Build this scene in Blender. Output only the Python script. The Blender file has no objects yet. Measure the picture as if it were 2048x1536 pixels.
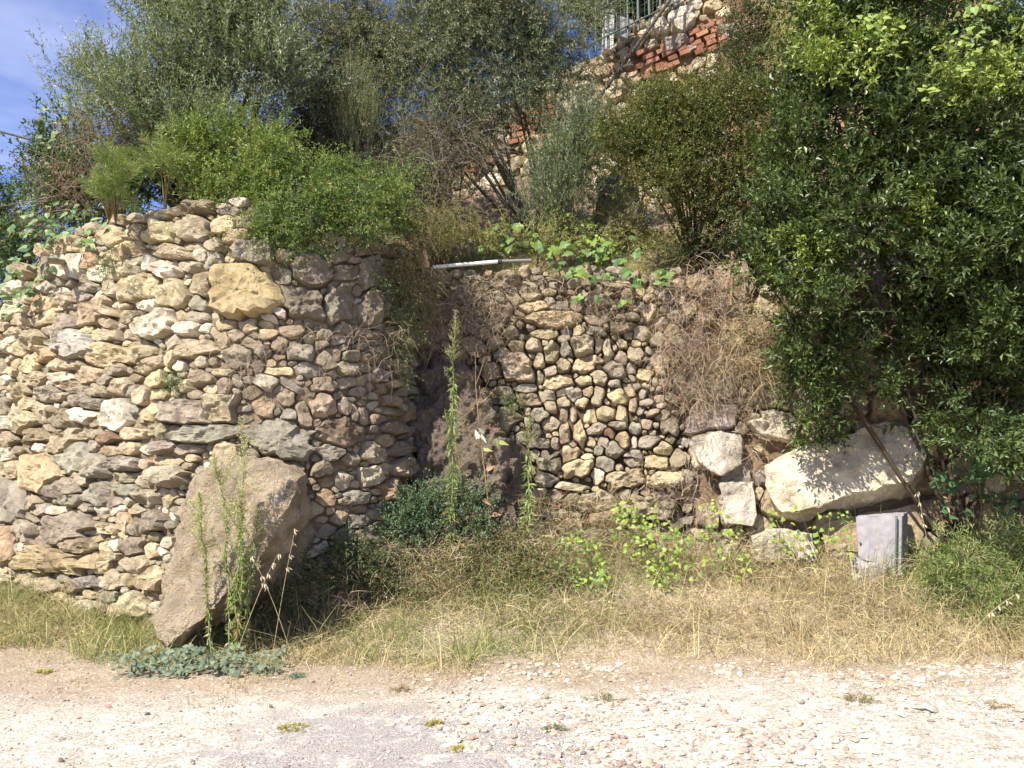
import bpy, bmesh, math, random
import numpy as np
from mathutils import Vector, Matrix

# ------------------------------------------------------------------ camera, light, exposure
SC = bpy.context.scene
COL = SC.collection
F = 1700.0                       # focal length in photograph pixels (2048 wide)
CAMZ = 1.6
PITCH = math.atan(172.0 / F)
cam = bpy.data.cameras.new("camera"); camo = bpy.data.objects.new("camera", cam); COL.objects.link(camo)
cam.sensor_width = 36.0; cam.lens = F / 2048 * 36.0
cam.clip_start = 0.05; cam.clip_end = 3000
camo.location = (0, 0, CAMZ); camo.rotation_euler = (math.pi / 2 + PITCH, 0, 0)
SC.camera = camo

SUN_AZ = math.radians(41)        # behind the camera, to the left
SUN_EL = math.radians(46)
sd = Vector((-math.sin(SUN_AZ) * math.cos(SUN_EL), -math.cos(SUN_AZ) * math.cos(SUN_EL), math.sin(SUN_EL)))
sun = bpy.data.lights.new("sun", 'SUN'); suno = bpy.data.objects.new("sun", sun); COL.objects.link(suno)
sun.energy = 5.0; sun.angle = math.radians(0.5); sun.color = (1.0, 0.95, 0.85)
suno.rotation_euler = sd.to_track_quat('Z', 'Y').to_euler(); suno.location = (0, 0, 30)

W = bpy.data.worlds.new("World"); SC.world = W; W.use_nodes = True
nt = W.node_tree; nt.nodes.clear()
wo = nt.nodes.new('ShaderNodeOutputWorld'); bg = nt.nodes.new('ShaderNodeBackground')
sky = nt.nodes.new('ShaderNodeTexSky'); sky.sky_type = 'NISHITA'; sky.sun_disc = False
sky.sun_elevation = SUN_EL; sky.sun_rotation = math.atan2(sd.x, sd.y)
sky.air_density = 1.0; sky.dust_density = 0.6; sky.ozone_density = 2.5
tc = nt.nodes.new('ShaderNodeTexCoord'); mp = nt.nodes.new('ShaderNodeMapping')
mp.inputs['Scale'].default_value = (1.5, 1.5, 4.6); mp.inputs['Rotation'].default_value = (0.25, 0.35, 0.2)
mp.inputs['Location'].default_value = (0.35, 0.2, 0.48)
cn = nt.nodes.new('ShaderNodeTexNoise'); cn.inputs['Scale'].default_value = 1.2; cn.inputs['Detail'].default_value = 7
cn.inputs['Roughness'].default_value = 0.5; cn.inputs['Distortion'].default_value = 0.4
cr = nt.nodes.new('ShaderNodeValToRGB'); cr.color_ramp.elements[0].position = 0.46; cr.color_ramp.elements[1].position = 0.66
cr.color_ramp.elements[0].color = (0, 0, 0, 1); cr.color_ramp.elements[1].color = (0.85, 0.85, 0.85, 1)
cm = nt.nodes.new('ShaderNodeMix'); cm.data_type = 'RGBA'
cm.inputs['B'].default_value = (7.6, 8.0, 9.8, 1)
L = nt.links.new
L(tc.outputs['Generated'], mp.inputs[0]); L(mp.outputs[0], cn.inputs['Vector']); L(cn.outputs['Fac'], cr.inputs[0])
tint = nt.nodes.new('ShaderNodeMix'); tint.data_type = 'RGBA'; tint.blend_type = 'MULTIPLY'; tint.inputs['Factor'].default_value = 1
tint.inputs['B'].default_value = (0.60, 0.80, 1.35, 1)
L(sky.outputs[0], tint.inputs['A']); L(tint.outputs['Result'], cm.inputs['A'])
L(cr.outputs['Color'], cm.inputs['Factor']); L(cm.outputs['Result'], bg.inputs['Color'])
bg.inputs['Strength'].default_value = 0.070
L(bg.outputs[0], wo.inputs[0])
SC.view_settings.view_transform = 'Standard'; SC.view_settings.look = 'None'
SC.view_settings.gamma = 1; SC.view_settings.use_curve_mapping = False
SC.view_settings.exposure = 1.08

# ------------------------------------------------------------------ helpers
rng = np.random.default_rng(11)
cT, sT = math.cos(PITCH), math.sin(PITCH)

def P(px, py, Y):
    """world point on the plane y=Y seen at photograph pixel px, py"""
    px = np.asarray(px, float); py = np.asarray(py, float); Y = np.asarray(Y, float)
    a = (px - 1024) / F; b = (768 - py) / F
    dy = cT - b * sT; dz = sT + b * cT
    k = Y / dy
    return np.stack(np.broadcast_arrays(a * k, Y + 0 * k, CAMZ + dz * k), -1)

def proj(Q):
    Q = np.asarray(Q, float); x = Q[..., 0]; y = Q[..., 1]; z = Q[..., 2] - CAMZ
    d = y * cT + z * sT; h = -y * sT + z * cT
    return 1024 + F * x / d, 768 - F * h / d

def _h(ix, iy, iz, s):
    n = (ix * 374761393 + iy * 668265263 + iz * 1274126177 + s * 974634777) & 0xffffffff
    n = ((n ^ (n >> 13)) * 1274126177) & 0xffffffff
    n = (n ^ (n >> 16)) & 0xffff
    return n / 32767.5 - 1.0

def vnoise(Q, s=0):
    Q = np.asarray(Q, float); i = np.floor(Q).astype(np.int64); f = Q - i; f = f * f * (3 - 2 * f)
    r = 0
    for dx in (0, 1):
        for dy in (0, 1):
            for dz in (0, 1):
                w = (f[..., 0] if dx else 1 - f[..., 0]) * (f[..., 1] if dy else 1 - f[..., 1]) * (f[..., 2] if dz else 1 - f[..., 2])
                r = r + w * _h(i[..., 0] + dx, i[..., 1] + dy, i[..., 2] + dz, s)
    return r

def fbm(Q, sc=1.0, oct=4, s=0, rough=0.5):
    Q = np.asarray(Q, float); r = 0; a = 1.0
    for o in range(oct):
        r = r + a * vnoise(Q * sc, s + o); sc *= 2.07; a *= rough
    return r

def nrm(v):
    return v / (np.linalg.norm(v, axis=-1, keepdims=True) + 1e-9)

def sstep(a, b, x):
    t = np.clip((np.asarray(x, float) - a) / (b - a), 0, 1); return t * t * (3 - 2 * t)

def props(o, label=None, cat=None, group=None, kind=None):
    if label: o['label'] = label
    if cat: o['category'] = cat
    if group: o['group'] = group
    if kind: o['kind'] = kind
    return o

def empty(name, loc, label, cat, group=None):
    o = bpy.data.objects.new(name, None); COL.objects.link(o); o.location = [float(c) for c in loc]
    o.empty_display_size = 0.2
    return props(o, label, cat, group)

def mesh(name, V, faces, mat, parent=None, col=None, smooth=False, sharp=None):
    """faces: (M,3)/(M,4) array, or list of such arrays; V in world space"""
    V = np.asarray(V, np.float32)
    if not isinstance(faces, list): faces = [faces]
    faces = [np.asarray(f, np.int32) for f in faces if len(f)]
    me = bpy.data.meshes.new(name)
    if parent is not None: V = V - np.array(wloc(parent), np.float32)
    nl = sum(f.size for f in faces); nf = sum(len(f) for f in faces)
    me.vertices.add(len(V)); me.vertices.foreach_set('co', V.ravel())
    me.loops.add(nl); me.polygons.add(nf)
    me.loops.foreach_set('vertex_index', np.concatenate([f.ravel() for f in faces]))
    tot = np.concatenate([np.full(len(f), f.shape[1], np.int32) for f in faces])
    st = np.concatenate([[0], np.cumsum(tot)[:-1]]).astype(np.int32)
    me.polygons.foreach_set('loop_start', st)
    me.polygons.foreach_set('use_smooth', np.full(nf, bool(smooth)))
    me.update(calc_edges=True)
    if col is not None:
        a = me.color_attributes.new('Col', 'FLOAT_COLOR', 'POINT')
        c = np.ones((len(V), 4), np.float32); c[:, :3] = col
        a.data.foreach_set('color', c.ravel())
    if smooth and sharp: me.set_sharp_from_angle(angle=math.radians(sharp))
    me.materials.append(mat)
    o = bpy.data.objects.new(name, me); COL.objects.link(o)
    if parent is not None: o.parent = parent
    return o

def wloc(o):
    l = Vector(o.location)
    while o.parent is not None:
        o = o.parent; l = l + o.location
    return l

# ------------------------------------------------------------------ materials
def mat_new(name):
    m = bpy.data.materials.new(name); m.use_nodes = True
    n = m.node_tree; b = n.nodes['Principled BSDF']
    return m, n, b

def N(n, t, **kw):
    x = n.nodes.new(t)
    for k, v in kw.items(): x.inputs[k].default_value = v
    return x

def mixc(n, fac, a, b, mode='MIX'):
    m = n.nodes.new('ShaderNodeMix'); m.data_type = 'RGBA'; m.blend_type = mode
    for s, v in (('Factor', fac), ('A', a), ('B', b)):
        if hasattr(v, 'links'): n.links.new(v, m.inputs[s])
        else: m.inputs[s].default_value = v
    return m.outputs['Result']

def ramp(n, src, a, b, ca=(0, 0, 0, 1), cb=(1, 1, 1, 1)):
    r = n.nodes.new('ShaderNodeValToRGB'); r.color_ramp.elements[0].position = a; r.color_ramp.elements[1].position = b
    r.color_ramp.elements[0].color = ca; r.color_ramp.elements[1].color = cb
    n.links.new(src, r.inputs[0]); return r.outputs['Color']

def rock_material(name, source='object', stain=0.62, bump=1.0, lichen=0.25, bd=.022):
    m, n, b = mat_new(name)
    g = n.nodes.new('ShaderNodeNewGeometry'); oi = n.nodes.new('ShaderNodeObjectInfo')
    sc = n.nodes.new('ShaderNodeVectorMath'); sc.operation = 'MULTIPLY_ADD'
    n.links.new(oi.outputs['Random'], sc.inputs[0]); sc.inputs[1].default_value = (37, 53, 71)
    n.links.new(g.outputs['Position'], sc.inputs[2]); pos = sc.outputs[0]
    if source == 'object': base = oi.outputs['Color']
    else:
        at = n.nodes.new('ShaderNodeAttribute'); at.attribute_name = 'Col'; base = at.outputs['Color']
    def noise(s, d=6, r=0.6, dist=0.0):
        x = N(n, 'ShaderNodeTexNoise', Scale=s, Detail=d, Roughness=r, Distortion=dist); n.links.new(pos, x.inputs['Vector']); return x.outputs['Fac']
    n1 = noise(3.2, 8, 0.62, 0.4); n2 = noise(16, 6, 0.7); n3 = noise(70, 4, 0.7)
    c = mixc(n, ramp(n, n1, 0.42, 0.66), base, mixc(n, 1.0, base, (0.55, 0.52, 0.50, 1), 'MULTIPLY'))
    c = mixc(n, ramp(n, n2, 0.46, 0.74), c, mixc(n, 1.0, c, (1.22, 1.10, 0.92, 1), 'MULTIPLY'))
    nl = noise(6.5, 7, 0.75, 1.0)
    fac = ramp(n, nl, 0.56, 0.66)
    lm = n.nodes.new('ShaderNodeMath'); lm.operation = 'MULTIPLY'; n.links.new(fac, lm.inputs[0]); lm.inputs[1].default_value = stain
    c = mixc(n, lm.outputs[0], c, (0.17, 0.15, 0.125, 1))
    ny = noise(5.0, 5, 0.7, 0.5); f2 = ramp(n, ny, 0.60, 0.70)
    l2 = n.nodes.new('ShaderNodeMath'); l2.operation = 'MULTIPLY'; n.links.new(f2, l2.inputs[0]); l2.inputs[1].default_value = lichen
    c = mixc(n, l2.outputs[0], c, (0.50, 0.38, 0.17, 1))
    vo = N(n, 'ShaderNodeTexVoronoi', Scale=34.0); n.links.new(pos, vo.inputs['Vector'])
    pits = ramp(n, vo.outputs['Distance'], 0.05, 0.32, (0.50, 0.44, 0.38, 1), (1, 1, 1, 1))
    gate = ramp(n, noise(9, 3, 0.5), 0.5, 0.62)
    pm = mixc(n, gate, (1, 1, 1, 1), pits)
    c = mixc(n, 1.0, c, pm, 'MULTIPLY')
    n.links.new(c, b.inputs['Base Color'])
    b.inputs['Roughness'].default_value = 0.93; b.inputs['Specular IOR Level'].default_value = 0.2
    hsum = n.nodes.new('ShaderNodeMath'); hsum.operation = 'MULTIPLY_ADD'; n.links.new(n2, hsum.inputs[0]); hsum.inputs[1].default_value = 1.6
    n.links.new(n3, hsum.inputs[2])
    h2 = n.nodes.new('ShaderNodeMath'); h2.operation = 'MULTIPLY_ADD'
    bw = n.nodes.new('ShaderNodeRGBToBW'); n.links.new(pm, bw.inputs[0])
    n.links.new(bw.outputs[0], h2.inputs[0]); h2.inputs[1].default_value = 0.9; n.links.new(hsum.outputs[0], h2.inputs[2])
    bp = N(n, 'ShaderNodeBump', Strength=min(bump, 1.0), Distance=bd * max(bump, 1)); n.links.new(h2.outputs[0], bp.inputs['Height'])
    n.links.new(bp.outputs[0], b.inputs['Normal'])
    return m

def leaf_material(name, rough=0.5, trans=0.25, spec=0.4):
    m, n, b = mat_new(name)
    at = n.nodes.new('ShaderNodeAttribute'); at.attribute_name = 'Col'
    n.links.new(at.outputs['Color'], b.inputs['Base Color'])
    b.inputs['Roughness'].default_value = rough; b.inputs['Specular IOR Level'].default_value = spec
    if trans > 0:
        t = n.nodes.new('ShaderNodeBsdfTranslucent')
        tcx = mixc(n, 1.0, at.outputs['Color'], (1.35, 1.35, 0.55, 1), 'MULTIPLY'); n.links.new(tcx, t.inputs[0])
        ms = n.nodes.new('ShaderNodeMixShader'); ms.inputs[0].default_value = trans
        n.links.new(b.outputs[0], ms.inputs[1]); n.links.new(t.outputs[0], ms.inputs[2])
        n.links.new(ms.outputs[0], n.nodes['Material Output'].inputs[0])
    return m

def plain(name, c, rough=0.7, metal=0.0, nsc=20, var=0.25, bump=0.2):
    m, n, b = mat_new(name)
    g = n.nodes.new('ShaderNodeNewGeometry')
    x = N(n, 'ShaderNodeTexNoise', Scale=nsc, Detail=6.0, Roughness=0.65); n.links.new(g.outputs['Position'], x.inputs['Vector'])
    c4 = (*c, 1); d = tuple(v * (1 - var) for v in c) + (1,)
    n.links.new(mixc(n, ramp(n, x.outputs['Fac'], 0.35, 0.7), c4, d), b.inputs['Base Color'])
    b.inputs['Roughness'].default_value = rough; b.inputs['Metallic'].default_value = metal
    bp = N(n, 'ShaderNodeBump', Strength=bump, Distance=0.01); n.links.new(x.outputs['Fac'], bp.inputs['Height']); n.links.new(bp.outputs[0], b.inputs['Normal'])
    return m

M_rock = rock_material('limestone')
M_rubble = rock_material('rubble', 'attr')
M_boulder = rock_material('boulder_rock', 'object', 0.38, 1.5, 0.6, .055)
M_peb = rock_material('pebbles', 'attr', 0.0, 0.3, 0.0)
M_leaf = leaf_material('leaf', 0.5, 0.25, 0.35)
M_gloss = leaf_material('glossy_leaf', 0.43, 0.2, 0.4)
M_dry = leaf_material('dry_straw', 0.75, 0.15, 0.2)
M_bark = plain('bark', (0.13, 0.10, 0.075), 0.9, 0, 30, 0.5, 0.6)
M_pvc = plain('white_plastic', (0.78, 0.77, 0.74), 0.45, 0, 12, 0.12, 0.05)
M_black = plain('black_plastic', (0.02, 0.02, 0.022), 0.5, 0, 12, 0.2, 0.05)
M_iron = plain('green_iron', (0.09, 0.12, 0.085), 0.5, 0.3, 30, 0.4, 0.1)
M_wire = plain('wire', (0.16, 0.17, 0.16), 0.5, 0.6, 30, 0.3, 0.1)
M_polew = plain('dark_wood', (0.06, 0.045, 0.035), 0.85, 0, 25, 0.4, 0.3)
M_wood = plain('weathered_wood', (0.35, 0.29, 0.20), 0.9, 0, 40, 0.35, 0.4)
M_conc = plain('grey_concrete', (.31, .29, .295), 0.9, 0, 18, 0.22, 0.35)
M_white = plain('limewash', (0.66, 0.63, 0.58), 0.9, 0, 9, 0.25, 0.35)
M_brick = rock_material('fired_brick', 'object', 0.5, 0.5, 0.15)
M_yel = plain('ochre_pipe_paint', (.17, .11, .045), 0.7, 0, 14, 0.45, 0.2)

CT = {'y': (.58, .47, .29), 'w': (.72, .65, .50), 'g': (.34, .305, .24), 'b': (.31, .25, .17), 't': (.46, .385, .26),
      'o': (.48, .35, .21), 'd': (.235, .20, .155), 'r': (.22, .12, .085), 'l': (.47, .42, .37), 'Y': (.47, .375, .20)}

def jitter_col(k, a=0.12):
    c = (np.array(CT[k]) * .78 + np.array((.44, .37, .26)) * .22) * (1 + rng.uniform(-a, a)) * (1 + rng.uniform(-0.04, 0.04, 3)); return c

# ------------------------------------------------------------------ wall surfaces
class Surf:
    def __init__(s, ctrl, batter=0.10, z0=-0.2, z1=5.0):
        c = np.array([[(p - 1024) / F * d / cT, d] for p, d in ctrl], float)
        k = len(c); t = np.arange(k); tt = np.linspace(0, k - 1, 400)
        # smooth interpolation (Catmull-Rom)
        out = []
        for q in tt:
            i = min(int(q), k - 2); f = q - i
            p0, p1, p2, p3 = c[max(i - 1, 0)], c[i], c[i + 1], c[min(i + 2, k - 1)]
            out.append(0.5 * ((2 * p1) + (-p0 + p2) * f + (2 * p0 - 5 * p1 + 4 * p2 - p3) * f * f + (-p0 + 3 * p1 - 3 * p2 + p3) * f ** 3))
        out = np.array(out); d = np.linalg.norm(np.diff(out, axis=0), axis=1); s.ul = np.concatenate([[0], np.cumsum(d)])
        s.c = out; s.len = s.ul[-1]; s.batter = batter
        tg = np.gradient(out, s.ul, axis=0); tg = nrm(tg)
        s.n = np.stack([tg[:, 1], -tg[:, 0]], -1)          # outward (towards the camera side)
        U, Z = np.meshgrid(np.linspace(0, s.len, 500), np.linspace(z0, z1, 180), indexing='ij')
        s.U, s.Z = U.ravel(), Z.ravel()
        s.tp = np.stack(proj(s.pt(s.U, s.Z)), -1)
    def base(s, u):
        return (np.interp(u, s.ul, s.c[:, 0]), np.interp(u, s.ul, s.c[:, 1]), np.interp(u, s.ul, s.n[:, 0]), np.interp(u, s.ul, s.n[:, 1]))
    def pt(s, u, z, h=0.0):
        x, y, nx, ny = s.base(u); o = h - s.batter * (z - 2)
        return np.stack([x + nx * o, y + ny * o, z + 0 * x + h * s.batter], -1)
    def inv(s, px, py):
        i = np.argmin((s.tp[:, 0] - px) ** 2 + (s.tp[:, 1] - py) ** 2); return np.array([s.U[i], s.Z[i]])
    def J(s, u, z):
        e = 0.02; a = np.array(proj(s.pt(u - e, z))); b = np.array(proj(s.pt(u + e, z)))
        c = np.array(proj(s.pt(u, z - e))); d = np.array(proj(s.pt(u, z + e)))
        M = np.stack([(b - a) / (2 * e), (d - c) / (2 * e)], 1)
        l0 = np.linalg.norm(M[:, 0]); l1 = np.linalg.norm(M[:, 1]) + 1e-6
        if abs(np.linalg.det(M)) < 0.42 * l1 * l1: M = np.array([[0.45 * l1, 0.0], [0.0, -l1]])
        return M

def poly_norm(r2, A, hand=False):
    k = 6; nf = 4 if r2.uniform() < .3 else (5 if r2.uniform() < .5 else 6)
    a = (np.arange(nf) + r2.uniform(-.24, .24, nf)) * 6.2832 / nf + (math.pi / 4 if nf == 4 and False else r2.uniform(-.3, .3))
    if nf == 4: a = np.arange(4) * math.pi / 2 + r2.uniform(-.28, .28, 4)
    bb = r2.uniform(.84, 1.04, nf) * (1.0 if nf > 4 else .93)
    g = np.stack([np.cos(a), np.sin(a)], -1) / bb[:, None]; g = np.concatenate([g, np.repeat(g[-1:], k - nf, 0)])
    return g @ A

def wall_stones(surf, hand, fills, region, r2, joint=.006):
    """stones as polygonal cells on the wall surface, grown until they meet their neighbours"""
    C = []; A = []; K = []; G = []
    def mk(px, py, w, h, ang):
        c = surf.inv(px, py); J = surf.J(*c); a = math.radians(ang)
        R = np.array([[math.cos(a), -math.sin(a)], [math.sin(a), math.cos(a)]])   # pixel y runs down
        A_ = np.diag([2 / w, 2 / h]) @ R @ J; return c, A_, poly_norm(r2, A_)
    for e in hand:
        px, py, w, h, ang, k = e
        c, a, g = mk(px, py, w, h, ang); C.append(c); A.append(a); K.append(k); G.append(g)
    th = np.linspace(0, 2 * math.pi, 8, endpoint=False); ring = np.concatenate([[[0, 0]], np.stack([np.cos(th), np.sin(th)], -1) * 0.86])
    for (w0, w1, asp, tries, cols, reg) in fills:
        for _ in range(tries):
            px = r2.uniform(reg[0], reg[2]); py = r2.uniform(reg[1], reg[3])
            if not region(px, py): continue
            w = r2.uniform(w0, w1); h = w * r2.uniform(*asp)
            c, a, g = mk(px, py, w, h, r2.normal(5, 30))
            if len(C):
                pts = c + ring @ np.linalg.inv(a).T
                CC = np.array(C); dd = np.abs(CC - c).sum(1); nb = np.argpartition(dd, min(22, len(dd) - 1))[:22]
                d = np.einsum('nkj,nmj->nmk', np.array([G[q] for q in nb]), pts[None] - CC[nb][:, None]).max(-1)
                if d.min() < 0.93: continue
            C.append(c); A.append(a); K.append(cols[r2.integers(len(cols))]); G.append(g)
    C = np.array(C); A = np.array(A); G = np.array(G); out = []
    for i in range(len(C)):
        Ai = np.linalg.inv(A[i]); size = math.sqrt(abs(np.linalg.det(Ai)))
        M = int(np.clip(19 + size * 110, 22, 44))
        th = np.linspace(0, 2 * math.pi, M, endpoint=False) + r2.uniform(0, 1); e = np.stack([np.cos(th), np.sin(th)], -1)
        r = np.arange(0.2, 1.75, 0.025); q = e[:, None] * r[None, :, None]; pts = C[i] + q @ Ai.T
        own = np.einsum('kj,abj->abk', G[i], pts - C[i]).max(-1)
        dd = np.linalg.norm(C - C[i], axis=1); nb = np.argsort(dd)[1:22]
        oth = np.einsum('nkj,nabj->nabk', G[nb], pts[None] - C[nb][:, None, None]).max(-1).min(0)
        cap = 1.22 + 0.08 * r2.uniform(-1, 1)
        bad = (oth < own) | (own > cap); k = np.where(bad.any(1), bad.argmax(1), len(r) - 1)
        rr = r[np.maximum(k - 1, 0)]
        rr = (rr * 10 + np.roll(rr, 1) + np.roll(rr, -1)) / 12
        off = (e * rr[:, None]) @ Ai.T; ln = np.linalg.norm(off, axis=1, keepdims=True)
        off = off * np.maximum(ln - joint, 0.4 * ln) / (ln + 1e-9)
        off = off * (1 + 0.014 * r2.normal(size=(M, 1)))
        area = 0.5 * abs(np.sum(off[:, 0] * np.roll(off[:, 1], -1) - off[:, 1] * np.roll(off[:, 0], -1)))
        out.append(dict(c=C[i], B=off, col=K[i], area=area, hand=i < len(hand)))
    return out

def stone_geo(surf, st, r2, prot=1.0):
    B = st['B']; M = len(B); size = math.sqrt(st['area'])
    nr = 3 if size < 0.11 else (4 if size < 0.18 else (6 if size < .3 else 10))
    fr = np.concatenate([[1.0, 1.0, .97], 0.90 * (1 - (np.linspace(0, 1, nr) ** 1.0)[:-1]), [0.0]])
    H = np.clip(size * 0.42, 0.03, 0.13) * r2.uniform(0.75, 1.3) * prot
    off0 = r2.uniform(-0.03, 0.03) * prot
    ext = np.abs(B).max(0)
    V = []; g = []; ang0 = r2.uniform(0, 6.28); np_ = r2.integers(4, 7)
    for j in range(np_):
        a = ang0 + j * 6.283 / np_ + r2.uniform(-.35, .35); sl = r2.uniform(0.5, 2.2) * (0.55 if size > .33 else 1)
        g.append((math.cos(a) * sl, math.sin(a) * sl, r2.uniform(0.75, 1.5) + sl * .68))
    g.append((r2.normal() * 0.32, r2.normal() * 0.32, 1.0))
    for ri, f in enumerate(fr[:-1]):
        q = B * f; qn = q / ext
        hh = np.full(M, 9.0)
        for gx, gy, b0 in g: hh = np.minimum(hh, b0 - gx * qn[:, 0] - gy * qn[:, 1])
        rim = {1.0: 0.0, .97: 0.62}.get(round(f, 3), 1.0)
        h = np.clip(hh, 0.22, 1.1) * H * rim
        if ri == 0: h = h - 0.13
        V.append(np.stack([q[:, 0], q[:, 1], h], -1))
    hh = min(b0 for gx, gy, b0 in g); V.append(np.array([[0, 0, np.clip(hh, .22, 1.1) * H]]))
    V = np.concatenate(V); u = st['c'][0] + V[:, 0]; z = st['c'][1] + V[:, 1]
    Wp = surf.pt(u, z, 0.0); x, y, nx, ny = surf.base(u); n3 = np.stack([nx, ny, 0 * nx + surf.batter], -1)
    k = len(fr) - 1
    seed = r2.uniform(0, 50, 3)
    nz = fbm(Wp + seed, 2.6 / max(size, .12), 4, 3, 0.55)
    fine = fbm(Wp + seed, 19.0, 3, 9, 0.6)
    amp = np.ones(len(V)); amp[:M] = 0
    h = V[:, 2] + off0 + ((nz * 0.22 - np.abs(fbm(Wp + seed, 7.5, 3, 31, .6)) * .30) * H * (0.45 if size < .2 else 1) + fine * 0.011 * min(1, size / .16)) * amp
    Q = Wp + n3 * h[:, None]
    lat = np.stack([fbm(Wp + seed, 6, 3, 21), fbm(Wp + seed, 6, 3, 22), fbm(Wp + seed, 6, 3, 23)], -1) * 0.011 * min(1, size / .15)
    Q = Q + lat
    i = np.arange(M); j = (i + 1) % M; quads = []
    for r in range(k - 1):
        quads.append(np.stack([r * M + i, r * M + j, (r + 1) * M + j, (r + 1) * M + i], -1))
    quads = np.concatenate(quads); a = (k - 1) * M; tris = np.stack([a + i, a + j, np.full(M, k * M)], -1)
    return Q, quads, tris

def build_wall(name, label, cat, surf, hand, fills, region, seed, ztop, loc, core_col, zb=-0.3, prot=1.0, maxparts=300, joint=.006, cd=.075):
    r2 = np.random.default_rng(seed)
    root = empty(name, loc, label, cat)
    sts = wall_stones(surf, hand, fills, region, r2, joint)
    sts = [s for s in sts if s['area'] > 0.0006]
    def vis(s):
        px, py = proj(surf.pt(s['c'][0], s['c'][1])); return -10 < px < 2060 and py < 1500
    order = sorted(range(len(sts)), key=lambda i: -(sts[i]['area'] * (1 if vis(sts[i]) else 0.02)))
    parts = set(order[:maxparts]); SV = []; SQ = []; ST = []; SCc = []; n0 = 0
    for i, s in enumerate(sts):
        Q, qd, tr = stone_geo(surf, s, r2, prot)
        if i in parts:
            c3 = surf.pt(s['c'][0], s['c'][1])
            o = mesh('stone', Q - c3, [qd, tr], M_rock, None, smooth=True, sharp=22)
            o.parent = root; o.location = Vector(c3) - root.location
            o.color = (*jitter_col(s['col']), 1)
        else:
            SV.append(Q); SQ.append(qd + n0); ST.append(tr + n0); SCc.append(np.tile(jitter_col(s['col']), (len(Q), 1))); n0 += len(Q)
    if SV:
        o = mesh('small_stones', np.concatenate(SV), [np.concatenate(SQ), np.concatenate(ST)], M_rubble, root, np.concatenate(SCc), True, 22)
        props(o, kind='stuff')
    # earth and rubble core behind the faces
    nu = int(surf.len / 0.06); nv = 70
    U, T = np.meshgrid(np.linspace(0, surf.len, nu), np.linspace(0, 1, nv), indexing='ij')
    zt = ztop(U); Z = zb + (zt - zb) * T
    Q = surf.pt(U, Z, -cd)
    n = fbm(Q, 9, 4, 40, 0.6); x, y, nx, ny = surf.base(U)
    d = n * 0.03 + 0.02
    Q[..., 0] += nx * d; Q[..., 1] += ny * d
    top = surf.pt(U[:, -1], zt[:, -1], -0.6); top[:, 2] -= 0.1
    Q = np.concatenate([Q, top[:, None]], 1); nv += 1
    idx = np.arange(nu * nv).reshape(nu, nv)
    f = np.stack([idx[:-1, :-1], idx[1:, :-1], idx[1:, 1:], idx[:-1, 1:]], -1).reshape(-1, 4)
    cc = np.array(core_col) * (1 + 0.25 * fbm(Q.reshape(-1, 3), 14, 3, 60)[:, None])
    mesh('earth_core', Q.reshape(-1, 3), f, M_rubble, root, cc, True)
    return root

# ---- the rounded bastion on the left
bast = Surf([(-700, 17), (-330, 14.3), (-120, 12.2), (20, 10.8), (150, 9.75), (300, 8.95), (450, 8.55), (600, 8.55), (710, 8.85), (790, 9.4), (835, 10.2), (848, 11.2), (850, 12)], 0.09)
TOPB = np.array([(-700, 720), (-300, 690), (0, 612), (40, 550), (85, 500), (130, 478), (230, 436), (330, 422), (400, 410), (490, 400), (560, 432), (640, 458), (760, 476), (850, 500), (900, 520)], float)
def topb(px): return np.interp(px, TOPB[:, 0], TOPB[:, 1])
def regb(px, py): return py > topb(px) + 5 and py < 1240
_us = np.linspace(0, bast.len, 120); _zt = []
for u in _us:
    zz = np.linspace(1, 5, 200); px, py = proj(bast.pt(np.full(200, u), zz)); _zt.append(zz[np.argmin(np.abs(py - topb(px)))])
_zt = np.array(_zt)
def ztopb(U): return np.interp(U, _us, _zt) - 0.04
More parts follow.
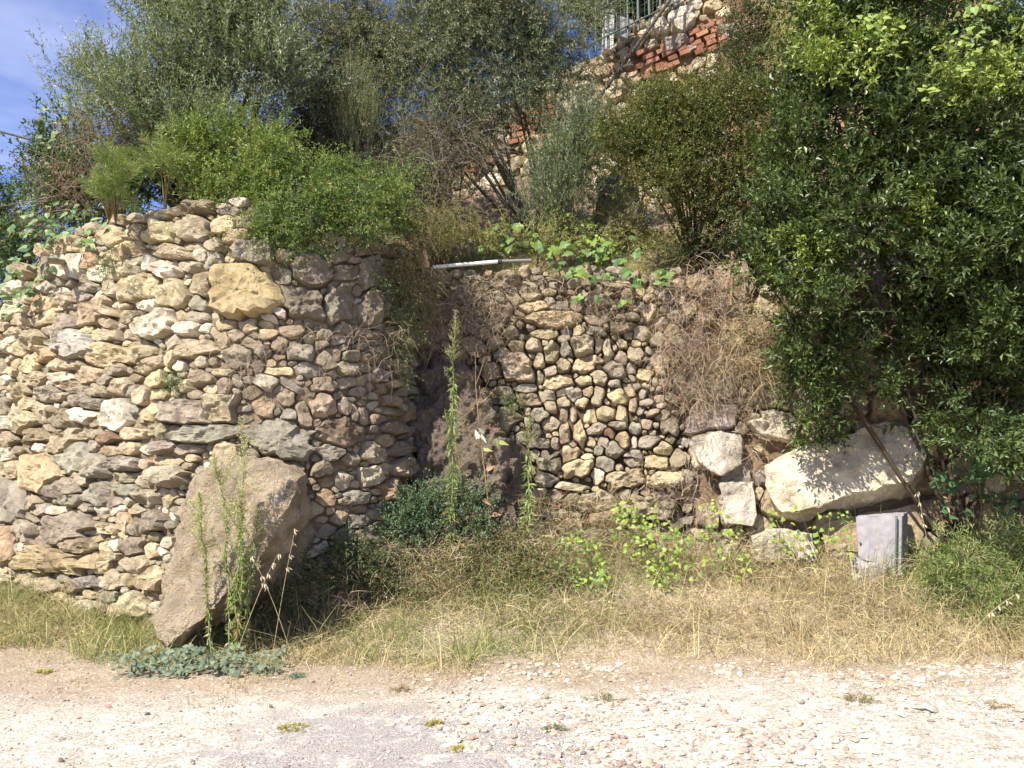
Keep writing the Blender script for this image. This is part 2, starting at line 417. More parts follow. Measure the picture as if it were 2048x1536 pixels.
HB = [(396,424,80,27,3,'b'),(456,424,43,15,0,'g'),(479,407,30,17,0,'w'),(448,412,30,11,5,'t'),(326,433,60,22,3,'t'),(246,444,36,18,5,'t'),(281,438,32,20,0,'t'),
(234,470,46,34,8,'y'),(276,466,38,34,0,'t'),(322,472,70,46,-4,'y'),(392,461,76,46,-6,'t'),(453,453,50,40,10,'y'),(492,448,44,28,-8,'b'),(392,492,44,22,5,'y'),(433,492,36,27,0,'t'),(476,478,54,25,8,'y'),
(140,496,54,38,15,'y'),(180,498,28,18,0,'t'),(150,532,56,52,20,'w'),(188,525,26,38,5,'o'),(255,507,74,36,10,'y'),(262,529,56,22,5,'t'),(352,507,78,33,-8,'y'),(303,531,22,31,-5,'l'),(337,542,52,32,0,'w'),(386,537,44,24,-5,'t'),
(427,523,36,38,0,'g'),(246,549,36,22,25,'y'),(279,541,26,18,0,'g'),(285,578,70,54,0,'y'),(350,590,66,54,15,'y'),(413,573,56,44,10,'t'),(404,612,36,36,0,'g'),(228,578,40,30,0,'t'),(189,579,38,20,10,'g'),(176,598,34,20,25,'g'),
(96,612,48,38,5,'y'),(140,600,30,24,10,'t'),(124,584,28,18,5,'w'),(198,622,74,54,15,'y'),(252,614,20,13,0,'y'),(222,645,24,38,15,'t'),(258,637,40,26,0,'t'),(320,654,78,58,20,'w'),(381,657,50,30,-15,'w'),(398,634,50,30,-10,'g'),
(178,660,26,16,0,'y'),(200,669,21,28,0,'y'),(229,669,36,30,0,'t'),(265,672,36,25,0,'t'),(152,690,80,50,-6,'l'),(142,650,42,36,15,'g'),(100,641,48,30,22,'y'),(109,662,28,20,20,'g'),(275,694,20,18,0,'y'),(354,688,38,30,10,'t'),
(392,696,72,40,8,'t'),(215,711,86,44,-4,'y'),(289,714,52,34,5,'t'),(350,718,17,36,-5,'y'),(311,731,62,26,25,'y'),(243,740,34,34,0,'b'),(122,731,32,24,0,'y'),(156,732,38,20,0,'t'),(181,750,52,28,0,'y'),(102,712,38,30,5,'y'),
(68,729,36,34,20,'y'),(24,691,46,22,20,'w'),(49,701,28,24,10,'y'),(15,655,30,22,10,'t'),(36,664,26,20,10,'t'),(132,756,42,24,0,'w'),(52,787,40,38,25,'y'),(68,806,28,34,30,'y'),(104,790,44,30,10,'g'),(144,771,40,20,10,'t'),
(165,782,42,13,15,'g'),(128,794,30,16,20,'t'),(161,800,38,24,20,'g'),(204,783,48,26,0,'t'),(195,809,56,22,-3,'g'),(16,817,34,38,30,'g'),(14,849,36,30,10,'w'),(58,843,54,34,20,'y'),(172,830,48,28,-15,'w'),(126,838,46,38,20,'b'),
(80,872,42,30,20,'b'),(128,888,62,48,22,'y'),(194,847,27,19,5,'t'),(236,832,60,56,25,'w'),(292,790,24,42,-8,'y'),(188,870,56,18,5,'t'),(222,876,38,23,22,'r'),(194,893,27,28,0,'g'),(223,902,42,22,0,'y'),(265,896,42,26,0,'y'),
(270,869,56,22,3,'y'),(373,829,106,52,-4,'g'),(446,818,60,58,-5,'t'),(420,872,116,33,4,'g'),(406,756,48,31,-20,'b'),(376,776,34,24,20,'y'),(405,793,27,22,0,'b'),(456,774,36,32,0,'g'),(450,748,42,15,0,'t'),(332,893,56,24,12,'g'),
(385,899,60,20,5,'g'),(455,907,48,36,10,'y'),(26,940,42,44,50,'y'),(18,912,38,32,30,'w'),(92,944,78,86,-20,'o'),(152,918,66,58,30,'g'),(204,936,40,50,10,'g'),(253,928,60,31,2,'g'),(296,929,23,22,0,'t'),(347,953,76,42,-3,'g'),
(342,921,60,18,-3,'y'),(258,955,50,20,0,'t'),(294,960,32,30,0,'t'),(140,980,68,44,15,'g'),(202,986,56,46,0,'g'),(155,1000,40,30,0,'g'),(256,981,58,22,0,'g'),(230,1005,44,18,10,'g'),(26,1002,56,86,10,'g'),(74,1006,28,36,0,'t'),
(138,1053,114,72,18,'d'),(120,1020,36,20,5,'w'),(203,1020,28,15,0,'w'),(348,996,40,22,45,'y'),(257,1045,24,44,5,'y'),(313,1046,44,42,5,'g'),(218,1056,48,20,-5,'y'),(178,1065,38,12,5,'g'),(162,1089,68,34,-3,'b'),(200,1074,34,12,10,'y'),
(210,1099,26,40,0,'y'),(118,1122,150,50,-6,'o'),(18,1085,44,80,0,'o'),(270,1096,42,42,0,'g'),(303,1100,30,36,20,'y'),(60,1062,38,48,0,'g'),(100,1172,62,30,-5,'t'),(180,1168,44,24,0,'l'),(235,1160,50,40,0,'t'),
(490,586,140,106,-3,'Y'),(507,506,88,46,-6,'g'),(564,553,44,48,-25,'g'),(617,541,78,60,-6,'d'),(690,549,60,38,-12,'d'),(733,551,56,68,-15,'d'),(606,607,90,68,-3,'d'),(677,605,62,76,-4,'g'),(714,583,18,24,0,'d'),(736,617,46,74,-8,'d'),
(764,612,26,56,-10,'d'),(714,601,18,11,0,'l'),(655,482,32,21,0,'b'),(679,489,19,27,0,'d'),(705,484,22,19,0,'b'),(724,502,28,20,0,'b'),(676,520,38,24,10,'b'),(590,497,40,18,-8,'b'),(566,626,30,22,-25,'l'),(543,636,36,22,-12,'w'),
(454,653,44,24,0,'y'),(499,653,44,28,8,'y'),(532,650,36,19,-15,'y'),(450,685,26,34,10,'t'),(475,670,30,26,-10,'t'),(482,714,52,44,0,'g'),(535,671,38,22,10,'y'),(558,690,38,28,5,'t'),(585,666,50,28,10,'b'),(621,676,24,24,0,'t'),
(602,704,56,38,-5,'g'),(649,724,40,38,15,'b'),(614,741,60,30,-20,'g'),(665,708,30,26,0,'b'),(556,742,64,20,-5,'y'),(691,660,44,26,-10,'d'),(703,680,26,18,0,'d'),(741,672,34,20,5,'b'),(774,687,34,22,-10,'d'),(735,719,32,24,0,'b'),
(530,769,46,30,-5,'w'),(573,795,38,33,5,'t'),(584,772,48,18,-25,'g'),(532,810,46,40,-25,'o'),(578,831,31,24,-10,'l'),(610,829,30,46,10,'b'),(645,815,48,48,0,'t'),(684,817,29,31,0,'t'),(704,826,13,38,5,'b'),(724,834,22,40,15,'b'),
(779,801,29,24,0,'b'),(781,826,43,20,-3,'b'),(813,822,18,36,0,'b'),(788,854,46,27,-10,'b'),(560,880,144,74,-8,'g'),(679,868,88,56,-8,'b'),(746,905,52,44,0,'t'),(657,907,46,34,-20,'g'),(697,918,34,28,-20,'b'),(640,937,44,36,10,'b'),
(732,951,32,40,20,'t'),(764,942,33,26,-5,'t'),(783,981,54,46,-10,'o'),(650,964,34,24,5,'o'),(686,965,33,36,-20,'t'),(653,997,46,34,-5,'o'),(709,998,66,30,6,'g'),(715,1018,32,18,5,'b'),(675,1040,32,28,0,'b'),(655,1064,38,28,10,'b'),
(725,1073,52,38,0,'b'),(700,1110,60,40,0,'d')]
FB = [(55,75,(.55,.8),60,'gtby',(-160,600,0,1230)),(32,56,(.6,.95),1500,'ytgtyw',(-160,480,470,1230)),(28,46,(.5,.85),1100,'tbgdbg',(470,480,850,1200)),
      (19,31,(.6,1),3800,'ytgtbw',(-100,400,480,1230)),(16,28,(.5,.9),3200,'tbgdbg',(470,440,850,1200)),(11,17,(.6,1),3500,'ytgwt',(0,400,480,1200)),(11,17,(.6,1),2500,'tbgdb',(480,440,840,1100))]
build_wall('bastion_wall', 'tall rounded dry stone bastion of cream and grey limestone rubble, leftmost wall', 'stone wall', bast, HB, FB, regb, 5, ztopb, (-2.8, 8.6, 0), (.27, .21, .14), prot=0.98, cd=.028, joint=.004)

# ---- the set-back wall in the middle
rec = Surf([(740, 10.9), (860, 10.55), (1000, 10.35), (1200, 10.2), (1330, 10.0), (1372, 9.95)], 0.10)
TOPR = np.array([(700, 520), (1030, 548), (1060, 540), (1300, 535), (1400, 540)], float)
def topr(px): return np.interp(px, TOPR[:, 0], TOPR[:, 1])
def z30(zs, x0, y0, ang=0, k='t', s=3.4133):
    X0, X1, Y0, Y1 = zs; return (x0 + (X0 + X1) / 2 / s, y0 + (Y0 + Y1) / 2 / s, (X1 - X0) / s, (Y1 - Y0) / s, ang, k)
HR = []
for e in [((640,780,290,440),0,'t'),((660,840,420,500),0,'y'),((700,1060,505,610),-3,'y'),((730,920,620,690),0,'y'),((920,1015,615,665),0,'w'),((905,990,665,710),0,'w'),((1000,1160,650,790),-12,'t'),((1105,1230,600,670),0,'g'),
((1150,1230,670,780),0,'t'),((810,920,700,840),0,'t'),((925,1005,710,820),0,'g'),((745,820,770,870),-12,'t'),((690,800,690,780),0,'t'),((520,740,770,970),15,'t'),((1210,1290,710,840),20,'t'),((895,995,830,910),0,'y'),((1000,1220,790,910),12,'y'),
((815,910,860,940),10,'g'),((760,810,880,980),0,'t'),((805,1018,925,1025),12,'y'),((1135,1245,895,990),-30,'t'),((1150,1220,845,885),0,'g'),((1230,1370,840,950),-5,'g'),((1025,1145,925,1000),0,'y'),((1255,1350,955,1015),0,'g'),((890,1015,1000,1055),15,'w'),
((775,890,1020,1110),0,'g'),((970,1075,1020,1100),30,'g'),((1080,1160,1005,1080),15,'y'),((1140,1235,1010,1125),0,'t'),((1245,1385,1010,1120),0,'y'),((1355,1420,970,1080),15,'t'),((620,770,985,1050),5,'g'),((630,790,1040,1150),10,'b'),((1025,1115,1080,1145),25,'t'),
((810,905,1110,1190),-10,'t'),((900,985,1070,1160),-15,'t'),((1390,1450,1090,1190),0,'t'),((1455,1510,1020,1090),5,'g'),((1470,1580,1095,1150),8,'g'),((1080,1175,1150,1250),0,'y'),((1165,1300,1130,1235),-5,'y'),((1310,1380,1135,1235),0,'y'),((915,980,1140,1250),-5,'t'),
((990,1035,1155,1260),5,'t'),((740,840,1145,1250),10,'g'),((800,920,1200,1310),5,'t'),((1520,1630,1150,1200),12,'t'),((1565,1680,1165,1235),28,'t'),((920,990,1260,1390),0,'t'),((1010,1095,1245,1400),8,'y'),((1100,1250,1240,1320),18,'g'),((1255,1385,1235,1290),0,'g'),
((1390,1480,1240,1330),0,'g'),((1480,1560,1230,1300),0,'t'),((735,790,1260,1350),0,'g'),((1220,1300,1290,1360),-30,'r'),((1310,1400,1310,1420),0,'y'),((855,920,1330,1430),0,'g'),((1100,1165,1350,1430),15,'t'),((610,700,1310,1400),0,'g'),((700,850,1340,1420),0,'d'),
((1240,1350,1380,1500),-35,'g'),((1405,1450,1340,1430),0,'l'),((1455,1600,1345,1430),20,'g'),((930,1060,1420,1530),0,'y'),((1060,1150,1450,1510),25,'y'),((1160,1225,1395,1470),-20,'g'),((1370,1500,1430,1530),0,'g'),((780,920,1430,1560),0,'d'),((1570,1700,1390,1480),0,'y'),
((1210,1420,285,340),0,'t'),((930,1010,220,290),0,'y'),((820,930,250,285),0,'t'),((1480,1600,450,560),0,'y'),((1310,1470,500,560),5,'t'),((1290,1380,760,860),0,'t'),((1385,1500,740,860),22,'t'),((580,690,690,770),0,'t'),((480,590,740,830),0,'b'),((1315,1385,690,745),0,'y'),
((460,615,1000,1130),0,'b'),((850,980,430,490),0,'g'),((800,900,350,400),0,'t'),((1440,1560,880,960),0,'y'),((560,640,600,670),0,'b'),((1110,1250,500,590),0,'t'),((1280,1420,580,640),0,'y'),((1430,1540,600,690),0,'t'),((720,810,205,250),0,'t'),((1030,1180,190,240),0,'t'),((1240,1380,190,240),0,'g')]:
    HR.append(z30(e[0], 850, 480, e[1], e[2]))
for e in [((1100,1330,225,370),20,'y'),((1300,1410,285,390),-15,'w'),((1530,1665,175,290),0,'g'),((1665,1830,205,305),-10,'y'),((1530,1580,290,325),0,'y'),((1380,1680,310,440),6,'t'),((1700,1920,315,430),5,'y'),((1230,1460,455,590),-3,'t'),((1040,1300,395,450),-8,'t'),
((1590,1890,475,640),0,'t'),((1300,1560,580,700),-3,'o'),((925,1080,310,440),-10,'g'),((945,1100,180,350),0,'g'),((880,1000,440,540),0,'t'),((1350,1440,70,160),0,'g'),((740,800,70,190),0,'d'),((1100,1250,640,760),0,'o'),((1600,1850,690,800),0,'t')]:
    HR.append(z30(e[0], 800, 850, e[1], e[2]))
def regr(px, py): return py > topr(px) + 3 and 760 < px < 1366 and py < 1120
FR = [(36,60,(.5,.8),160,'gbtb',(770,560,1060,1100)),(26,42,(.6,.9),700,'tbgb',(780,545,1365,1110)),(17,27,(.6,1),2600,'tyggb',(780,545,1365,1110)),(11,17,(.6,1),2600,'tyg',(900,545,1365,1000))]
def ztopr(U):
    return np.full_like(U, 3.95)
build_wall('retaining_wall', 'set-back retaining wall of tightly packed small brown and cream stones in the middle', 'stone wall', rec, HR, FR, regr, 8, ztopr, (1.0, 10.2, 0.4), (.11, .075, .05), zb=0.1, prot=1.5, joint=.006, cd=.045)

# ---- the wall of large blocks on the right
rgt = Surf([(1360, 9.95), (1450, 9.85), (1650, 9.7), (1900, 9.6), (2200, 9.5), (2600, 9.4)], 0.12)
HT = []
for e in [((80,440,190,385),0,'l'),((495,840,255,430),-4,'w'),((110,400,395,640),-18,'w'),((285,450,375,500),-5,'l'),((320,500,615,765),8,'l'),((540,640,645,765),5,'l'),((320,530,745,1000),-4,'w'),((575,745,770,990),0,'y'),
((940,1250,945,1110),3,'y'),((490,600,262,320),0,'y'),((865,1000,335,450),0,'y'),((1000,1300,120,300),0,'y'),((1300,1560,150,420),0,'o'),((520,900,1065,1220),5,'w'),((1600,1950,840,1060),0,'o'),((300,430,1140,1270),0,'w'),
((0,70,650,760),0,'g'),((1640,1950,260,560),0,'o'),((1570,1760,600,800),0,'o'),((1800,2100,580,820),0,'b'),((2000,2300,860,1080),0,'o'),((800,990,100,300),0,'t'),((480,700,80,240),0,'t'),((50,420,0,180),0,'g'),((1000,1100,300,440),0,'y'),((140,300,900,1060),0,'t')]:
    HT.append(z30(e[0], 1350, 750, e[1], e[2]))
# the two halves of the overhanging slab
def regt(px, py): return py > 560 and px > 1368 and py < 1190 and not (1530 < px < 1850 and 870 < py < 1100) and not (1375 < px < 1515 and 865 < py < 1050)
FT = [(60,95,(.55,.8),160,'tgob',(1370,560,2500,1180)),(34,55,(.6,.9),700,'togbt',(1370,560,2500,1180)),(18,30,(.6,1),1500,'tog',(1370,700,1850,1180))]
build_wall('block_wall', 'wall of large pale limestone blocks under the glossy evergreen at the right', 'stone wall', rgt, HT, FT, regt, 12, lambda U: np.full_like(U, 3.7), (3.5, 9.7, 0.4), (.26, .185, .115), zb=0.1, prot=1.0)

# ---- the upper wall with bricks, far up the slope
upw = Surf([(840, 13.6), (1100, 13.3), (1350, 13.0), (1700, 12.8), (2100, 12.6)], 0.12, 4.0, 11.5)
TOPU = np.array([(800, 380), (900, 300), (980, 225), (1100, 150), (1200, 105), (1260, 62), (1330, 12), (1420, -20), (2100, -60)], float)
def topu(px): return np.interp(px, TOPU[:, 0], TOPU[:, 1])
HU = [(1362, 42, 50, 48, 25, 'w'), (1318, 58, 34, 36, 40, 'w'), (1272, 92, 40, 20, 45, 'Y'), (1350, 8, 30, 14, 20, 'w'), (1392, 8, 34, 16, 10, 'w'), (1388, 32, 22, 14, 0, 'y'), (1290, 70, 24, 16, 30, 'y'), (1260, 80, 24, 16, 30, 't'), (1250, 100, 26, 14, 30, 't'),
      (985, 360, 44, 26, 0, 'w'), (960, 385, 40, 26, 10, 'w'), (1000, 395, 34, 34, 0, 'w'), (975, 415, 44, 20, 0, 'w'), (1020, 370, 30, 26, 0, 'y'), (1065, 330, 30, 26, 0, 'w'), (1220, 400, 46, 60, 0, 'g'), (1245, 430, 40, 50, 10, 'g'), (1350, 90, 50, 26, 12, 'g'), (1375, 100, 30, 20, 10, 'g')]
BR = []
def in_brick(px, py):
    t = py - (118 - (px - 1290) * 0.52)
    return (1262 < px < 1440 and -18 < t < 60) or (1010 < px < 1110 and 205 < py < 290) or (895 < px < 962 and 312 < py < 352) or (1265 < px < 1320 and 126 < py < 158)
def regu(px, py): return py > topu(px) + 2 and not in_brick(px, py) and py < 520
FU = [(34,54,(.5,.8),250,'gtoo',(850,-60,2000,500)),(20,34,(.5,.85),1000,'wyygto',(850,-60,1450,500)),(12,19,(.6,1),1500,'wytoo',(900,-40,1430,460))]
_us3 = np.linspace(0, upw.len, 100); _z3 = []
for u in _us3:
    zz = np.linspace(4.2, 11, 300); px, py = proj(upw.pt(np.full(300, u), zz)); _z3.append(zz[np.argmin(np.abs(py - topu(px)))])
up_root = build_wall('upper_wall', 'high sloping wall of pale stones and orange bricks half hidden behind the olives', 'stone wall', upw, HU, FU, regu, 21, lambda U: np.interp(U, _us3, _z3), (1.5, 13.2, 5.0), (.34, .22, .13), zb=4.2, prot=1.0, maxparts=230)
r3 = np.random.default_rng(3)
def brick_box(c, ax, L, H, D):
    ax = nrm(ax); up = np.array([0, -0.12, 1.0]); up = nrm(up - ax * up.dot(ax)); n = np.cross(ax, up)
    s = np.array([[i, j, k] for i in (-1, 1) for j in (-1, 1) for k in (-1, 1)], float)
    s = s * (1 + r3.uniform(-.08, .08, s.shape))
    V = s[:, :1] * ax * L / 2 + s[:, 1:2] * n * D / 2 + s[:, 2:] * up * H / 2
    f = np.array([[0, 1, 3, 2], [4, 6, 7, 5], [0, 4, 5, 1], [2, 3, 7, 6], [0, 2, 6, 4], [1, 5, 7, 3]])
    o = mesh('brick', V, f, M_brick, None); o.parent = up_root; o.location = Vector(c) - up_root.location
    k = r3.uniform(0.75, 1.2); o.color = (0.38 * k, 0.185 * k, 0.11 * k, 1)
for (x0, x1, fy, rows, rise) in [(1268, 1438, lambda x: 106 - (x - 1290) * 0.40, 5, -0.40), (1268, 1318, lambda x: 132, 3, -0.2), (1012, 1108, lambda x: 212 - (x - 1050) * 0.15, 7, -0.15), (898, 962, lambda x: 316 - (x - 930) * 0.3, 4, -0.3)]:
    for r in range(rows):
        x = x0 + r3.uniform(0, 20)
        while x < x1:
            w = r3.uniform(20, 31); py = fy(x + w / 2) + r * 11.5
            if r3.uniform() > 0.1:
                uv = upw.inv(x + w / 2, py); c = upw.pt(uv[0], uv[1], 0.02 + r3.uniform(-.015, .02))
                brick_box(c, np.array([1, -0.1, -rise * 1.0 + r3.uniform(-.05, .05)]), (w - 2.5) / F * 13.2, 9.3 / F * 13.2, 0.14)
            x += w

# ------------------------------------------------------------------ ground
def gz(x, y):
    x = np.asarray(x, float); y = np.asarray(y, float)
    right = sstep(-2.4, -0.8, x)
    bank = (0.12 + 0.48 * right) * sstep(7.3, 9.9, y)
    q = np.stack([x, y, 0 * x], -1)
    road = 1 - sstep(6.6, 7.6, y)
    return bank + 0.012 * fbm(q, 1.3, 3, 70) * (1 + 2 * (1 - road)) + 0.004 * fbm(q, 9, 3, 75)

def axis(a, lo, hi, b, fine, nco=26):
    l = lo - (np.geomspace(0.05, lo - a, nco))[::-1]; r = hi + np.geomspace(0.05, b - hi, nco)
    return np.concatenate([l, np.arange(lo, hi, fine), [hi], r])
xs = axis(-400, -7.5, 8.0, 400, 0.08); ys = axis(-60, 3.6, 10.6, 600, 0.06)
X, Y = np.meshgrid(xs, ys, indexing='ij'); Z = gz(X, Y)
idx = np.arange(X.size).reshape(X.shape)
gf = np.stack([idx[:-1, :-1], idx[1:, :-1], idx[1:, 1:], idx[:-1, 1:]], -1).reshape(-1, 4)
m, n, b = mat_new('gravel_and_soil')
g = n.nodes.new('ShaderNodeNewGeometry'); sx = n.nodes.new('ShaderNodeSeparateXYZ'); n.links.new(g.outputs['Position'], sx.inputs[0])
def gn(s, d=5, r=0.6, ds=0.0):
    x = N(n, 'ShaderNodeTexNoise', Scale=s, Detail=float(d), Roughness=r, Distortion=ds); n.links.new(g.outputs['Position'], x.inputs['Vector']); return x.outputs['Fac']
def mth(op, a, b_=0.0, c_=0.0):
    x = n.nodes.new('ShaderNodeMath'); x.operation = op
    for i, v in enumerate((a, b_, c_)):
        if hasattr(v, 'links'): n.links.new(v, x.inputs[i])
        else: x.inputs[i].default_value = v
    return x.outputs[0]
big = gn(0.9, 5, 0.65, 0.6); mid = gn(5, 6, 0.7); fine = gn(45, 4, 0.75); fine2 = gn(120, 3, 0.7)
white = mixc(n, ramp(n, mid, 0.40, 0.62), (.54, .48, .40, 1), (.76, .72, .64, 1))
white = mixc(n, ramp(n, fine, 0.42, 0.58), mixc(n, 1.0, white, (.58, .54, .48, 1), 'MULTIPLY'), white)
grey = mixc(n, ramp(n, fine2, 0.38, 0.62), (.13, .115, .105, 1), (.60, .54, .48, 1))
grey = mixc(n, ramp(n, mid, 0.5, 0.68), grey, white)
soil = mixc(n, ramp(n, mid, 0.4, 0.65), (.29, .22, .15, 1), (.40, .315, .22, 1))
soil = mixc(n, ramp(n, fine, 0.5, 0.64), soil, (.60, .50, .37, 1))
# grey worn patch in the middle of the lane, near the camera
dx = mth('DIVIDE', mth('SUBTRACT', sx.outputs[0], -0.75), 1.15); dy = mth('DIVIDE', mth('SUBTRACT', sx.outputs[1], 5.0), 1.05)
rr = mth('ADD', mth('POWER', mth('ABSOLUTE', dx), 2.0), mth('POWER', mth('ABSOLUTE', dy), 2.0))
gm = ramp(n, mth('ADD', mth('SUBTRACT', 1.25, rr), mth('MULTIPLY', mth('SUBTRACT', big, 0.5), 5.0)), 0.0, 0.7)
c = mixc(n, gm, white, grey)
# soil strip beside the grass, ragged edge
line = mth('ADD', sx.outputs[1], mth('MULTIPLY', mth('SUBTRACT', big, 0.5), 2.2))
line = mth('ADD', line, mth('MULTIPLY', mth('SUBTRACT', mid, 0.5), 0.9))
line = mth('SUBTRACT', line, mth('MULTIPLY', sx.outputs[0], 0.10))
sm = ramp(n, mth('DIVIDE', mth('SUBTRACT', line, 5.95), 0.8), 0.0, 1.0)
c = mixc(n, sm, c, soil)
n.links.new(c, b.inputs['Base Color']); b.inputs['Roughness'].default_value = 0.95; b.inputs['Specular IOR Level'].default_value = 0.15
bp = N(n, 'ShaderNodeBump', Strength=0.75, Distance=0.02); n.links.new(mth('ADD', fine, mth('MULTIPLY', fine2, 0.6)), bp.inputs['Height']); n.links.new(bp.outputs[0], b.inputs['Normal'])
M_ground = m
o = mesh('ground', np.stack([X, Y, Z], -1).reshape(-1, 3), gf, M_ground, None, smooth=True); props(o, kind='structure')

# raised earth above and behind the walls
xs = np.arange(-26, 22.01, 0.12); ts = np.concatenate([np.linspace(0, 1, 40), np.linspace(1, 2, 24)[1:]])
bx = bast.c[:, 0] - bast.n[:, 0] * 0.3; by = bast.c[:, 1] - bast.n[:, 1] * 0.3
eb = np.interp(xs, bx[:330], by[:330]); er = np.interp(xs, np.concatenate([rec.c[:, 0], rgt.c[:, 0]]), np.concatenate([rec.c[:, 1], rgt.c[:, 1]])) + 0.45
eb = np.where(xs < bx[0], by[0], eb); edge = np.where(xs < -1.15, eb, er)
zed = np.where(xs < -1.15, np.interp(np.interp(xs, bx[:330], bast.ul[:330]), _us, _zt) - 0.1, 3.78)
XX = np.repeat(xs[:, None], len(ts), 1); end1 = np.maximum(13.7, edge + 2.5)
YY = np.where(ts[None] <= 1, edge[:, None] + (end1 - edge)[:, None] * ts[None], end1[:, None] + (ts[None] - 1) * 14)
rise = np.interp(xs, [-6, -3, -1.5, 0.5, 2], [0.25, 0.8, 1.8, 2.1, 2.2])
up2 = np.interp(xs, [-6, -3.5, -1.5, 0, 1.2, 2.5], [0, 0.5, 1.6, 2.2, 2.8, 3.4])
ZZ = zed[:, None] + rise[:, None] * np.minimum(ts[None], 1) + up2[:, None] * sstep(0.96, 1.12, ts)[None]
ZZ = ZZ + 0.07 * fbm(np.stack([XX, YY, 0 * XX], -1), 1.7, 4, 80)
idx = np.arange(XX.size).reshape(XX.shape); f = np.stack([idx[:-1, :-1], idx[1:, :-1], idx[1:, 1:], idx[:-1, 1:]], -1).reshape(-1, 4)
M_earth = plain('terrace_earth', (.27, .19, .12), 0.95, 0, 6, 0.45, 0.8)
o = mesh('terrace_ground', np.stack([XX, YY, ZZ], -1).reshape(-1, 3), f, M_earth, None, smooth=True); props(o, kind='structure')
def tz(x, y):
    i = np.clip(np.round((np.asarray(x) + 26) / 0.12).astype(int), 0, len(xs) - 1); Yc = YY[i]; Zc = ZZ[i]
    y = np.asarray(y, float)
    if y.ndim == 0: return float(np.interp(y, Yc, Zc))
    k = np.argmin(np.abs(Yc - y[:, None]), 1); return Zc[np.arange(len(k)), k]

# ------------------------------------------------------------------ boulders
def rock_hull(name, pts, color, label, cat, subdiv=5, amp=0.05, mat=None, group=None, top=True, parent=None, ns=1.6, sharp=32, sm=.6, fine=.008, maxf=7000):
    pts = np.array(pts, float); c = pts.mean(0); base = np.array([c[0], c[1], pts[:, 2].min()])
    bm = bmesh.new()
    for p in pts - base: bm.verts.new(p)
    r = bmesh.ops.convex_hull(bm, input=bm.verts[:])
    junk = list({g_ for g_ in r['geom_interior'] + r['geom_unused'] if isinstance(g_, bmesh.types.BMVert)})
    if junk: bmesh.ops.delete(bm, geom=junk, context='VERTS')
    bmesh.ops.triangulate(bm, faces=bm.faces[:])
    for _ in range(subdiv):
        L0 = [e.calc_length() for e in bm.edges]; lim = max(L0) * 0.5
        ed = [e for e in bm.edges if e.calc_length() > lim]
        bmesh.ops.subdivide_edges(bm, edges=ed, cuts=1); bmesh.ops.triangulate(bm, faces=bm.faces[:])
        if len(bm.faces) > (2600 if parent is not None else maxf): break
    bmesh.ops.smooth_vert(bm, verts=bm.verts[:], factor=sm, use_axis_x=True, use_axis_y=True, use_axis_z=True)
    bm.normal_update()
    V = np.array([v.co for v in bm.verts]); Nn = np.array([v.normal for v in bm.verts])
    sz = np.ptp(pts, axis=0).max(); sd_ = rng.uniform(0, 90, 3)
    big_ = fbm(V + sd_, ns / sz * 1.6, 5, 91, 0.55); ridge = -np.abs(fbm(V + sd_, 3.2 / sz, 3, 95, 0.5))
    d = (big_ * 0.6 + ridge * 0.7) * amp + fbm(V + sd_, 16, 3, 97) * min(fine, amp * 0.3)
    V = V + Nn * d[:, None]
    for v, q in zip(bm.verts, V): v.co = q
    me = bpy.data.meshes.new(name); bm.to_mesh(me); bm.free()
    for p in me.polygons: p.use_smooth = True
    me.set_sharp_from_angle(angle=math.radians(sharp)); me.materials.append(mat or M_boulder)
    o = bpy.data.objects.new(name, me); COL.objects.link(o); o.location = base; o.color = (*color, 1)
    if parent is not None: o.parent = parent; o.location = Vector(base) - wloc(parent)
    else: props(o, label, cat, group)
    return o

def PP(l): return [P(a, b_, d) for a, b_, d in l]
rgt_root = [o_ for o_ in bpy.data.objects if o_.name == 'block_wall'][0]
rock_hull('stone', PP([(1528, 935, 9.38), (1560, 912, 9.40), (1610, 892, 9.40), (1690, 868, 9.40), (1770, 848, 9.38), (1825, 858, 9.36), (1852, 915, 9.22), (1826, 962, 9.16), (1745, 984, 9.14), (1655, 1004, 9.18), (1600, 1022, 9.22), (1562, 1032, 9.28), (1536, 995, 9.34),
     (1600, 1046, 9.62), (1700, 1026, 9.65), (1830, 996, 9.65), (1530, 930, 10), (1850, 860, 10), (1850, 1000, 10), (1545, 1040, 10)]),
     (.70, .62, .46), None, None, 7, .075, M_rock, parent=rgt_root, sm=.03, sharp=20, fine=.02)
rock_hull('stone', PP([(1372, 880, 9.62), (1440, 862, 9.62), (1478, 872, 9.62), (1488, 930, 9.6), (1440, 948, 9.58), (1395, 925, 9.6), (1380, 880, 10.1), (1480, 870, 10.1), (1480, 940, 10.1), (1400, 940, 10.1)]), (.62, .56, .46), None, None, 5, .04, M_rock, parent=rgt_root, sm=.05, sharp=20)
rock_hull('stone', PP([(1440, 968, 9.5), (1505, 962, 9.5), (1515, 1030, 9.45), (1505, 1052, 9.45), (1452, 1045, 9.48), (1440, 970, 10), (1510, 965, 10), (1510, 1050, 10), (1450, 1050, 10)]), (.60, .54, .44), None, None, 5, .035, M_rock, parent=rgt_root, sm=.05, sharp=20)
rock_hull('stone', PP([(1640, 1052, 9.42), (1700, 1032, 9.42), (1840, 1010, 9.45), (1850, 1060, 9.4), (1840, 1100, 9.4), (1650, 1110, 9.38), (1640, 1060, 10), (1850, 1015, 10), (1850, 1100, 10), (1650, 1110, 10)]), (.52, .41, .26), None, None, 5, .06, M_rock, parent=rgt_root, sm=.05, sharp=20)
